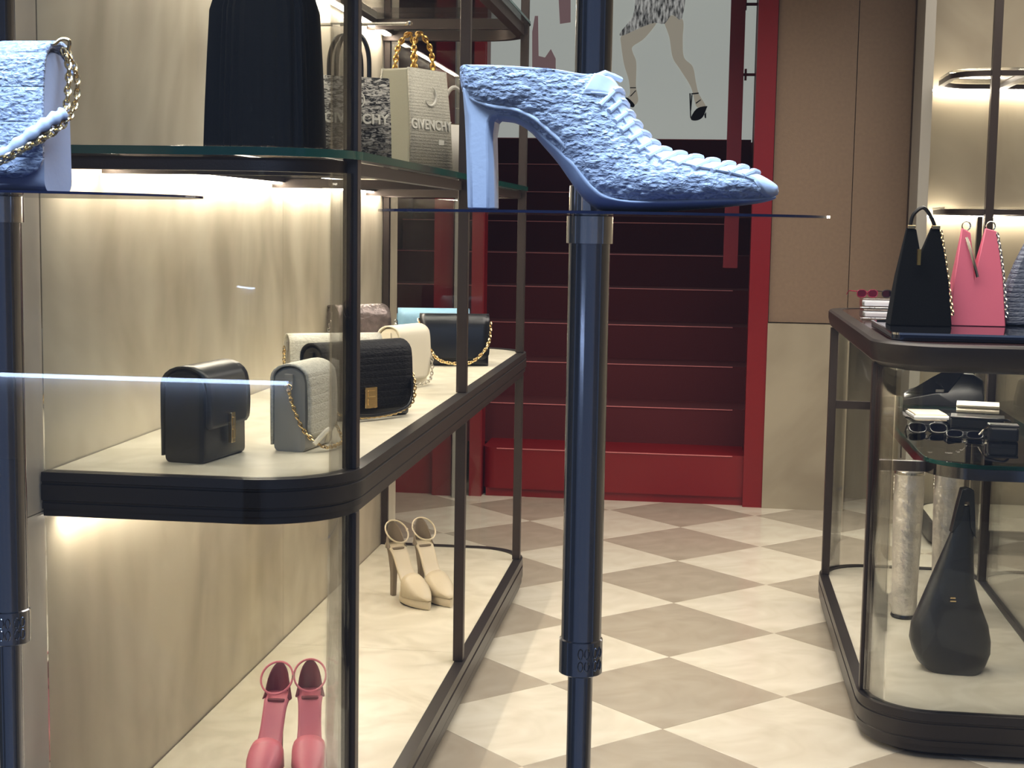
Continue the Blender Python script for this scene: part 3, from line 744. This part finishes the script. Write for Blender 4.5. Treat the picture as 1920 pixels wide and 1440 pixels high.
flap_bag('handbag', near_end(538, 4.12, d2r(27), L), d2r(27), L, 0.08, 0.19, 'long pale grey quilted flap bag half hidden behind the large black one', m_quilt, m_greyb, 0.12,
         chain_pts=[(-L/2-.008, 0, .155), (-L/2-.01, -.01, .1), (-L/2-.008, -.02, .04), (-L/2+.02, -.05, .01)], chain_m=m_gold, pitch=0.0105, cr=0.002)
# b5 white
p = on(770, 728, ZT); L = 0.17
flap_bag('handbag', near_end(728, 4.52, d2r(68), L), d2r(68), L, 0.075, 0.19, 'small cream leather flap bag right behind the large black bag', m_creamb, m_creamb, 0.1,
         chain_pts=rowchain(L, .075, .19), chain_m=m_silver, pitch=0.011, cr=0.0018)
# b6 pewter
p = on(676, 672, ZT); L = 0.22
flap_bag('handbag', near_end(620, 5.12, d2r(48), L), d2r(48), L, 0.10, 0.215, 'pewter crackled metallic flap bag against the onyx wall', m_pewter, m_pewter, 0.12,
         chain_pts=[(-L/2-.008, 0, .15), (-L/2-.012, -.01, .09), (-L/2, -.04, .03)], chain_m=m_silver, pitch=0.013, cr=0.0024)
# b7 blue, b8 black with bright chain
p = on(828, 668, ZT); L = 0.27
flap_bag('handbag', near_end(745, 5.55, d2r(12), L), d2r(12), L, 0.08, 0.185, 'light blue padded bag behind the farthest black bag', m_bluep, m_bluep, 0.12,
         chain_pts=[(-L/2-.008, 0, .14), (-L/2-.01, -.01, .09), (-L/2, -.04, .03)], chain_m=m_silver, pitch=0.013, cr=0.0024)
p = on(860, 684, ZT); L = 0.25
flap_bag('handbag', near_end(786, 5.30, d2r(12), L), d2r(12), L, 0.09, 0.182, 'black flap bag with pale gold chain, farthest on the stone shelf', m_black, m_black, 0.12,
         chain_pts=[(-L/2-.004, -.03, .165), (-L/2+.015, -.06, .11), (-L/2+.06, -.075, .03), (0, -.085, .012), (L/2-.06, -.08, .02), (L/2-.005, -.065, .08), (L/2+.004, -.03, .165)], chain_m=m_gold, pitch=0.0125, cr=0.0026, single=True, tabs=False, foot=1.25)
# window bag on the left plate
Lw = 0.2; Hw = 0.127; Dw = 0.05
wbx = (58-1326)/F*1.225
wb_ = flap_bag('handbag', (wbx-Lw/2-0.002, 1.225+Dw/2, ZL), d2r(-2), Lw, Dw, Hw, 'white boucle flap bag with gold chain strap, on the left window plate', m_bagw, m_gusset, 0.10,
         chain_pts=[(Lw/2+.003, 0, Hw*.97), (Lw/2+.010, -.004, Hw*.86), (Lw/2+.013, -.012, Hw*.7), (Lw/2+.013, -.022, Hw*.52), (Lw/2-.004, -.040, Hw*.34), (Lw/2-.03, -.046, Hw*.2), (Lw/2-.07, -.048, Hw*.12), (0, -.048, .01)],
         chain_m=m_gold, single=True, pitch=0.0062, cr=0.0011, tabs=False, foot=1.12, corner=.02, back=False)
MB().tube(smoothpath([(Lw/2+.014, -.022, Hw*.53), (Lw/2+.006, -.034, Hw*.47), (Lw/2-.008, -.046, Hw*.36), (Lw/2-.03, -.053, Hw*.23), (Lw/2-.07, -.055, Hw*.14), (0, -.056, .014)], 6), [0.0052+0.0012*math.sin(i*1.9) for i in range(31)], 12).build('strap', m_white, wb_, ang=80)
chain('chain', [(Lw/2+.004, 0.004, Hw*.97), (Lw/2+.014, 0.002, Hw*.8), (Lw/2+.016, -.006, Hw*.6), (Lw/2+.012, -.03, Hw*.42), (Lw/2-.02, -.062, Hw*.22), (Lw/2-.07, -.066, Hw*.08)], wb_, m_gold, 0.0062, 0.0011, True)
MB().tube(smoothpath([(Lw/2-.006, -.012, Hw*.97), (Lw/2+.001, -.010, Hw*1.0), (Lw/2+.006, -.008, Hw*1.03), (Lw/2+.012, -.006, Hw*1.02), (Lw/2+.010, -.004, Hw*.96)], 4), 0.0016, 8).build('ring', m_gold, wb_)

# ------------------------------------------------------------------ things on the upper glass shelf
ZU = ug
def wedge(name, parent, m, poly, depth, bevel=0.003, ang=35, dx=0.0):
    """front outline (x,z) with thickness depth(z)"""
    f = [(x+dx, -depth(z)/2, z) for x, z in poly]; b = [(x+dx, depth(z)/2, z) for x, z in poly]
    return MB().loft([f, b]).build(name, m, parent, ang=ang, bevel=bevel)
# black pleated skirt
YK = 3.45
a_, b_ = U(390, 270, Y=YK), U(606, 270, Y=YK)
ks = thing('skirt', ((a_.x+b_.x)/2, YK, ZU), d2r(8), 'tall black pleated skirt hanging above the glass shelf by the onyx wall', 'skirt')
wbm = (b_.x-a_.x)/2; hk = 0.66; nn = 96; rings = []
for j, (z, f) in enumerate([(0.002, 1.0), (0.12, .97), (0.24, .93), (0.34, .89), (0.38, .80), (0.46, .70), (hk, .60)]):
    rg = []
    for k in range(nn):
        a = 2*pi*k/nn; w = 0.003*(1 if k % 2 else -1)*(1-z/hk*.6)
        rg.append(((wbm*f+w)*math.copysign(abs(cos(a))**.45, cos(a)), (0.07*f+w)*math.copysign(abs(sin(a))**.6, sin(a)), z))
    rings.append(rg)
MB().loft(rings).build('pleats', m_blackm, ks, ang=20)
MB().lathe([(wbm*.63, 0), (wbm*.63, .03)], (0, 0, hk-.005), 40, 1, .5).build('waistband', m_blackm, ks)
MB().tube(smoothpath([(0.05, 0, hk+.02), (0.05, 0, hk+.06), (0.02, 0, hk+.085), (0, 0, hk+.07)], 5), 0.003, 6).build('hanger_hook', m_bronze, ks)
# tweed tote
YT = 3.95
a_, b_ = U(608, 300, Y=YT), U(700, 300, Y=YT)
tt = thing('tote_bag', ((a_.x+b_.x)/2, YT, ZU), d2r(30), 'black and white tweed tote with tall black handles on the glass shelf', 'handbag')
def tote(t, w, dp, h, m_f, m_s, taper=.86):
    rings = [[(-w/2*k, -dp/2*k2, z), (w/2*k, -dp/2*k2, z), (w/2*k, dp/2*k2, z), (-w/2*k, dp/2*k2, z)] for z, k, k2 in ((0, 1, 1), (h*.5, (1+taper)/2, .92), (h, taper, .7))]
    o = MB().loft(rings).build('body', m_s, t, smooth=False, bevel=0.006)
    for s in (-1, 1):
        rr = []
        for z, k, k2 in ((0.004, 1, 1), (h*.5, (1+taper)/2, .92), (h*1.005, taper, .7)):
            rr.append([(-w/2*k+w*k*q/6, s*(dp/2*k2+.002), z) for q in range(7)])
        MB().loft(rr, False, False).build('front_panel' if s < 0 else 'rear_panel', m_f, t, solid=0.005)
    return o
wt = 0.2
tote(tt, wt, 0.12, 0.235, m_tweedbw, m_tweedbw, .97)
for s in (-1, 1):
    MB().tube(smoothpath([(-.045, s*.035, .22), (-.042, s*.036, .30), (-.02, s*.034, .345), (.02, s*.034, .345), (.042, s*.036, .30), (.045, s*.035, .22)], 6), 0.0065, 8).build('handle', m_black, tt)
MB().link((0, -.068, .175), (1, 0, 0), (0, 0, 1), .022, .022, .002, 20, 5).build('emblem', m_letter, tt)
text_on('GIVENCHY', 0.036, tt, m_letter, (0.0, -0.070, 0.125), (pi/2, 0, 0), extr=0.003)
# grey canvas tote
YG = 4.35
a_, b_ = U(722, 315, Y=YG), U(822, 320, Y=YG)
gt = thing('tote_bag', ((a_.x+b_.x)/2-.005, YG+.05, ZU), d2r(64), 'tall grey canvas tote with gold chain handles beside the tweed tote', 'handbag')
tote(gt, 0.21, 0.13, 0.30, m_canvas, m_canside, .88)
text_on('GIVENCHY', 0.040, gt, m_letter, (0.0, -0.0655, 0.140), (pi/2-.06, 0, 0), extr=0.002)
MB().box(.035, .06, -.068, -.062, .085, .10).build('label_patch', m_letter, gt, smooth=False)
me = MB()
me.tube([(0.0+.028*cos(t), -.0605, .225+.028*sin(t)) for t in [-2.6+3.9*k/14 for k in range(15)]], [.0005+.004*sin(pi*k/14) for k in range(15)], 6).build('crescent', m_letter, gt)
for s in (-1, 1):
    chain('handle_chain', [(-.05, s*.035, .27), (-.042, s*.03, .36), (-.01, s*.02, .405), (.01, s*.02, .405), (.042, s*.03, .36), (.05, s*.035, .27)], gt, m_goldd, 0.014, 0.0034)
# hanging rod
r0, r1 = U(620, 60, Y=4.1), U(776, 50, Y=4.45)
rd = thing('hanging_rod', (XW, 4.3, r1.z), 0, 'thin steel rod holding the gold chain handles above the totes', 'rod')
MB().tube([(XW, 4.42, r1.z), (r1.x, 4.38, r1.z)], 0.005, 8).build('bar', m_silver, rd, world=True)
MB().lathe([(0.008, 0), (0.010, .004), (0.010, .01), (.002, .014)], (r1.x, 4.38, r1.z-.006), 16).build('end_cap', m_silver, rd, world=True)
# small grey bag
YB = 4.85
a_ = U(850, 330, Y=YB)
sb = thing('tote_bag', (a_.x, YB, ZU), d2r(40), 'small grey top-handle bag at the far side of the glass shelf', 'handbag')
tote(sb, 0.17, 0.08, 0.17, m_greyb, m_greyb, .9)
MB().tube(smoothpath([(-.04, 0, .16), (-.042, 0, .23), (-.015, 0, .285), (.015, 0, .285), (.042, 0, .23), (.04, 0, .16)], 6), 0.007, 8).build('handle', m_greyb, sb)
MB().box(-.02, .03, -.006, .006, .168, .176).build('clasp', m_silver, sb, smooth=False)

# ------------------------------------------------------------------ platform sandals
def sandal(loc, rz, label, m1, m2, m3, group, k=1.0, mir=1):
    t = thing('sandal', loc, rz, label, 'shoe', group)
    def sec(f, w, z0, z1, n=16, e=.6):
        return [(w*math.copysign(abs(cos(2*pi*q/n))**e, cos(2*pi*q/n))*mir, -f, (z0+z1)/2+(z1-z0)/2*math.copysign(abs(sin(2*pi*q/n))**e, sin(2*pi*q/n))) for q in range(n)]
    # platform
    MB().loft([sec(f, w, 0, z, 16, .45) for f, w, z in ((-.012, .026, .040), (.0, .034, .042), (.04, .040, .040), (.08, .036, .036), (.11, .022, .032), (.135, .004, .028))]).build('platform', m1, t, ang=50)
    MB().loft([sec(f, w, -.0, .004, 12, .5) for f, w in ((.0, .031), (.04, .037), (.08, .033), (.105, .020))]).build('outsole', m_black, t)
    # vamp: open towards the heel
    rr = []
    for f, w, h in ((.020, .041, .100), (.04, .042, .093), (.07, .039, .077), (.095, .030, .060), (.118, .017, .045), (.136, .004, .032)):
        rr.append([(w*cos(a)*mir if abs(cos(a)) > .0 else 0, -f, .03+(h-.03)*abs(sin(a))**.38) for a in [pi*q/12 for q in range(13)]])
    MB().loft(rr, False, False).build('vamp', m1, t, solid=0.003, ang=24)
    # footbed
    rr = []
    C = smoothpath([(.075, .045, .030), (.03, .055, .034), (-.015, .095, .029), (-.055, .150, .029), (-.085, .172, .033), (-.105, .174, .028), (-.118, .175, .012)], 5)
    for c in C: rr.append([(c.z*q/4*mir, -c.x, c.y+.003*abs(q/4)**2) for q in range(-4, 5)])
    MB().loft(rr, False, False).build('footbed', m1, t, solid=0.007, ang=60)
    # heel counter: a pointed cup
    rr = []
    for i in range(9):
        v = i/8; ring = []
        for q in range(17):
            a = radians(-105+210*q/16); hgt = .085*max(.12, cos(a*.80))**1.3
            r = .036-.007*v
            ring.append((r*sin(a)*mir, .084+(.036-.004*v)*cos(a)-.006, .168+hgt*v))
        rr.append(ring)
    MB().loft(rr, False, False).build('heel_counter', m2, t, solid=0.0025, ang=60)
    # heel
    MB().loft([[(x*w*mir, .085+y*d+dy, z) for x, y in ((-1,-1),(1,-1),(1,1),(-1,1))] for z, w, d, dy in ((0, .008, .008, .012), (.08, .009, .010, .010), (.14, .016, .018, .004), (.170, .022, .024, 0))]).build('heel', m2, t, smooth=False, bevel=0.002)
    # ankle strap
    P = [((.040*cos(a))*mir, .076+.032*sin(a), .222+.032*sin(a)) for a in [2*pi*q/28 for q in range(28)]]
    MB().tube(P, 0.0028, 6, True).build('ankle_strap', m1, t)
    MB().link((.040*mir, .078, .224), (0, 1, 0), (0, 0, 1), .007, .006, .0012, 10, 4).build('buckle', m3, t)
    t.scale = (k, k, k); return t
ZB = zbse-0.004
g1, g2 = 'pink platform sandals', 'beige platform sandals'
sandal((*U(505, 1452, Z=ZB).xy, ZB), d2r(2), 'left one of the two rose pink platform sandals in the lower case', m_pink, m_pinkd, m_silver, g1, 0.99)
sandal((*U(580, 1446, Z=ZB).xy, ZB), d2r(14), 'right one of the two rose pink platform sandals in the lower case', m_pink, m_pinkd, m_silver, g1, 0.99, -1)
sandal((*U(765, 1128, Z=ZB).xy, ZB), d2r(42), 'nearer beige platform sandal, closer to the onyx wall', m_beige, m_beiged, m_silver, g2, 1.08)
sandal((*U(812, 1122, Z=ZB).xy, ZB), d2r(36), 'farther beige platform sandal, closer to the aisle', m_beige, m_beiged, m_silver, g2, 1.08, -1)

# ------------------------------------------------------------------ on top of the island case
ZI = rt
tr = thing('tray', (0.86, 4.62, ZI), 0, 'mirror finished tray under the black, pink and blue bags', 'tray')
TP = outline(0.535, 1.08, 4.36, 4.95, 0.03, {'nl', 'nr', 'fr', 'fl'})
slab('tray_base', TP, 0, ZI, ZI+0.018, m_tray, tr, bevel=0.002)
rim('tray_rim', TP, [(-0.006, ZI+.016), (0.002, ZI+.016), (0.002, ZI+.022), (-0.006, ZI+.022)], m_chrome2, tr, True)
ZY = ZI+0.018
def peakbag(px, py, wpx, hpx, label, m, peaks, notch, rz=0, inner=None):
    p = U(px, py, Z=ZY); k = p.y/F
    t = thing('handbag', (p.x, p.y+0.07, ZY), rz, label, 'handbag')
    w, h = wpx*k, hpx*k
    poly = [(-w/2, 0), (w/2, 0)]+[(w*a, h*b) for a, b in notch]
    wedge('body', t, m, poly, lambda z: 0.012+0.12*(1-z/h), 0.003)
    return t, w, h
t, w, h = peakbag(1727, 612, 110, 180, 'black triangular bag with pointed sides on the mirror tray', m_blackm, None,
    [(.44, .45), (.30, .98), (.14, 1.0), (-.02, .72), (-.10, .98), (-.26, 1.0), (-.40, .5)])
MB().tube(smoothpath([(-.20*w, 0, h*.97), (-.16*w, 0, h*1.12), (0, 0, h*1.20), (.14*w, 0, h*1.10), (.22*w, 0, h*.98)], 6), 0.006, 8).build('handle', m_black, t)
for xx in (-.18, .22): MB().box(xx*w-.012, xx*w+.012, -.012, .012, h*.985, h*1.02).build('handle_fitting', m_gold, t, smooth=False, bevel=0.001)
chain('chain', [(w*.30, -.01, h*.97), (w*.42, -.02, h*.55), (w*.52, -.05, h*.12)], t, m_gold, 0.011, 0.0022)
MB().box(-w*.10, -w*.05, -.065, -.045, h*.62, h*.78).build('zip_pull', m_goldd, t, smooth=False)
t, w, h = peakbag(1833, 612, 100, 178, 'pink leather bag with two pointed peaks on the mirror tray', m_pinkb, None,
    [(.44, .5), (.32, .97), (.12, 1.0), (-.06, .50), (-.14, .95), (-.30, 1.0), (-.42, .45)])
for xx, zz in ((-.22, 1.02), (.22, 1.02)): MB().link((xx*w, 0, h*zz), (1, 0, 0), (0, 0, 1), .013, .014, .0025, 16, 5).build('ring', m_silver, t)
chain('chain', [(w*.33, -.01, h*.95), (w*.44, -.02, h*.6), (w*.53, -.05, h*.1)], t, m_silver, 0.011, 0.0022)
MB().tube(smoothpath([(-.22*w, -.02, h*.9), (-.12*w, -.045, h*.7), (-.03*w, -.06, h*.5)], 5), 0.005, 6).build('strap', m_silver, t)
p = U(1935, 612, Z=ZY); t = thing('handbag', (p.x, p.y+.06, ZY), 0, 'blue grey crocodile bag at the right edge on the mirror tray', 'handbag')
w = .17; h = .27
wedge('body', t, m_croc, [(-w*.48, 0), (w*.5, 0), (w*.54, h*.3), (w*.3, h), (-w*.12, h), (-w*.3, h*.72), (-w*.5, h*.3)], lambda z: .03+.10*(1-z/h), .012)
MB().tube(smoothpath([(-.02, 0, h*.97), (-.01, 0, h*1.2), (.03, 0, h*1.2), (.04, 0, h*.97)], 6), .005, 8).build('handle', m_black, t)
# acrylic risers and sunglasses at the back of the top
def sunglasses(loc, rz, label, mf, ml, tilt=0, k=1.0, grp=None):
    t = thing('sunglasses', loc, rz, label, 'sunglasses', grp)
    for s in (-1, 1):
        P = [(s*.034+.028*math.copysign(abs(cos(a))**.7, cos(a)), 0, .022+.021*math.copysign(abs(sin(a))**.8, sin(a))) for a in [2*pi*q/20 for q in range(20)]]
        MB().tube(P, .0026, 6, True).build('frame', mf, t)
        MB().loft([[(x, -.0008, z) for x, y, z in P], [(x, .0008, z) for x, y, z in P]]).build('lens', ml, t)
        MB().tube(smoothpath([(s*.064, 0, .034), (s*.066, .05, .034), (s*.064, .10, .032), (s*.062, .135, .010)], 5), .0025, 6).build('temple', mf, t)
    MB().tube([(-.008, 0, .030), (0, -.002, .034), (.008, 0, .030)], .0024, 6).build('bridge', mf, t)
    t.rotation_euler = (tilt, 0, rz); t.scale = (k, k, k); return t
q = U(1632, 600, Z=ZI)
def riser(x, y, z, lx, ly, h, label):
    t = thing('riser_block', (x, y, z), 0, label, 'display block')
    MB().box(-lx/2, lx/2, -ly/2, ly/2, 0, h).build('block', m_acry, t, smooth=False, bevel=0.004)
    MB().box(-lx/2+.006, lx/2-.006, -ly/2-.001, ly/2-.03, h*.25, h*.75).build('white_highlight', m_white, t, smooth=False, bevel=0.004)  # white box stands in for the highlights of the clear acrylic
    return t
qx, qy = 0.61, 5.35
riser(qx, qy, ZI, .13, .12, .036, 'lower clear display block on the island top left of the black bag')
riser(qx+.005, qy+.03, ZI+.036, .14, .10, .036, 'upper clear display block beneath the folded sunglasses')
sunglasses((qx-.045, qy+.02, ZI+.074), d2r(20), 'pink framed sunglasses on the clear blocks', mat('raspberry plastic', (140, 30, 62), .25), mat('rose lens', (90, 20, 44), .1), 0, .62)
sunglasses((qx+.045, qy+.04, ZI+.074), d2r(12), 'black framed sunglasses next to the pink pair on the blocks', m_black, m_lens, 0, .62)
p = U(1634, 600, Z=ZI)

# ------------------------------------------------------------------ on the island's middle glass shelf
ZG = gz
def G(px, py): p = U(px, py, Z=ZG); return p
def spot(px, py): p = G(px, py); return (p.x, p.y, ZG)
p = G(1775, 760)
t = thing('handbag', (p.x, p.y, ZG), d2r(-6), 'black leather bag lying folded at the back of the island glass shelf', 'handbag')
MB().loft([[(x, y, z) for y, z in ((-.05, 0), (-.05, hh*.55), (-.02, hh), (.04, hh), (.07, hh*.4), (.07, 0))] for x, hh in ((-.16, .04), (-.13, .055), (-.04, .09), (.04, .125), (.09, .12), (.125, .10), (.13, .07))]).build('body', m_black, t, bevel=.004)
MB().add([(-.15, -.055, .045), (.0, -.055, .055), (.055, -.03, .13), (.015, .0, .145), (-.06, -.0, .10)], [(0, 1, 2, 3, 4)]).build('flap', m_black, t, solid=.006, smooth=False)
MB().box(-.045, -.015, -.062, -.056, .055, .065).build('clasp', m_silver, t, smooth=False)
t = thing('card', spot(1738, 778), d2r(4), 'cream card lying on the island glass shelf', 'card')
MB().box(-.055, .055, -.07, .07, .006, .012).build('sheet', m_card, t, smooth=False, bevel=.002)
MB().box(-.06, .06, -.075, .075, 0, .006).build('backing', m_white, t, smooth=False)
t = thing('wallet', spot(1832, 792), d2r(-10), 'cream folded wallet on the black box, island glass shelf', 'wallet')
t.location.z = ZG+.036
for z0 in (0, .017):
    MB().loft([[(-.07+x, y, z0+z) for y, z in ((-.035, 0), (-.04, .008), (-.035, .015), (.04, .015), (.04, 0))] for x in (0, .004, .136, .14)]).build('panel', m_creamb, t, bevel=.002)
t = thing('box', spot(1832, 800), d2r(-10), 'flat black box under the cream wallet', 'box')
MB().box(-.085, .085, -.05, .05, 0, .03).build('case', m_black, t, smooth=False, bevel=.004)
MB().box(-.086, .086, -.051, .051, .030, .036).build('lid', m_black, t, smooth=False, bevel=.001)
sunglasses(spot(1742, 812), d2r(8), 'black sunglasses at the front of the island glass shelf', m_black, m_lens, radians(-50), 1.0)
sunglasses(spot(1808, 822), d2r(-14), 'dark round sunglasses between the box and the leather cube', m_black, m_lens, radians(-60), .9)
t = thing('case', spot(1880, 826), d2r(-4), 'small black leather cube case at right on the island glass shelf', 'case')
MB().box(-.045, .045, -.03, .03, 0, .046).build('body', m_black, t, smooth=False, bevel=.008)
MB().box(-.046, .046, -.031, .031, .044, .052).build('lid', m_black, t, smooth=False, bevel=.003)
MB().tube(smoothpath([(-.04, -.02, .05), (-.06, -.04, .04), (-.075, -.03, .02)], 5), .003, 6).build('ring', m_silver, t)
MB().tube(smoothpath([(-.05, 0, .06), (0, -.01, .066), (.02, .01, .06)], 5), .004, 6).build('strap', m_black, t)

# ------------------------------------------------------------------ island base: boots and tote
ZF = 0.13
def boot(px, py, label, rz):
    p = U(px, py, Z=ZF); t = thing('boot', (p.x, p.y+.05, ZF), rz, label, 'boot', 'pair of tall silver boots')
    rings = []; n = 28
    for z, r, oy in ((.012, .040, 0), (.04, .044, 0), (.10, .045, 0), (.16, .046, .0), (.25, .048, 0), (.35, .050, 0), (.45, .051, 0), (.52, .050, 0), (.553, .048, 0)):
        rings.append([(r*cos(2*pi*k/n)*(1+.02*sin(z*60)), oy+r*1.05*sin(2*pi*k/n), z) for k in range(n)])
    MB().loft(rings).build('shaft', m_boot, t, ang=60)
    MB().loft([[(w*cos(2*pi*k/20), f, .012+hh/2+hh/2*math.copysign(abs(sin(2*pi*k/20))**.7, sin(2*pi*k/20))) for k in range(20)] for f, w, hh in ((.02, .040, .09), (.06, .041, .075), (.11, .043, .055), (.15, .038, .042), (.18, .022, .03), (.19, .006, .018))]).build('foot', m_boot, t, ang=60)
    MB().loft([[(.043*cos(2*pi*k/20)*kk, .0+.047*sin(2*pi*k/20)*kk, z) for k in range(20)] for z, kk in ((0, .98), (.006, 1.05), (.013, 1.0))]).build('sole', m_black, t)
    MB().lathe([(.0515, .512), (.053, .514), (.053, .522), (.0515, .524)], (0, 0, 0), 28).build('top_band', m_silver, t)
    for k in range(3): MB().link((-.055, -.02, .50-.022*k), (0, 0, 1), (0, 1, 0), .009, .007, .002, 10, 5).build('buckle', m_silver, t)
    return t
boot(1697, 1163, 'left silver crinkled tall boot inside the island case', 0)
boot(1772, 1150, 'right silver tall boot, partly behind the black tote', 0)
p = U(1790, 1264, Z=ZF)
t = thing('tote_bag', (p.x, p.y+.06, ZF), d2r(4), 'black soft leather tote with tall strap at the bottom of the island case', 'handbag')
k = p.y/F
def TQ(x, y): return ((x-1785)*k, (1262-y)*k)
body = [TQ(*q) for q in ((1734,1262),(1838,1265),(1852,1228),(1848,1190),(1832,1140),(1818,1090),(1815,1040),(1812,1000),(1806,950),(1790,960),(1770,1000),(1750,1060),(1725,1130),(1706,1175),(1702,1205))]
SD = [(z_, l_, r_) for z_, l_, r_ in ((1264,1736,1838),(1250,1722,1846),(1228,1710,1852),(1205,1702,1851),(1175,1705,1846),(1130,1724,1830),(1090,1739,1819),(1050,1753,1815),(1010,1767,1813),(975,1779,1809),(950,1790,1806))]
rings = []
for i_, (yy, xl_, xr_) in enumerate(SD):
    a_, b_ = TQ(xl_, yy), TQ(xr_, yy); z = max(0.001, a_[1]); cx_, hw = (a_[0]+b_[0])/2, (b_[0]-a_[0])/2; dp = .014+.062*max(0, 1-z/.46)**.9
    rings.append([(cx_+hw*math.copysign(abs(cos(q))**.7, cos(q))*(1+.03*sin(3*q+z*20)), dp*math.copysign(abs(sin(q))**.7, sin(q))*(1+.06*sin(4*q+z*30)), z) for q in [2*pi*w_/36 for w_ in range(36)]])
MB().loft(rings).build('body', m_tote, t, ang=60)
strap = [TQ(*q) for q in ((1770,1000),(1779,950),(1786,916),(1798,914),(1808,918),(1812,960),(1816,1010),(1806,990),(1800,940),(1793,940),(1786,980))]
wedge('strap', t, m_tote, strap, lambda z: .036, .002)
MB().box(-.03, -.012, -.066, -.05, TQ(0, 1120)[1]-.006, TQ(0, 1120)[1]-.002).box(-.03, -.014, -.066, -.05, TQ(0, 1120)[1]+.004, TQ(0, 1120)[1]+.008).build('emblem', m_gold, t, smooth=False)
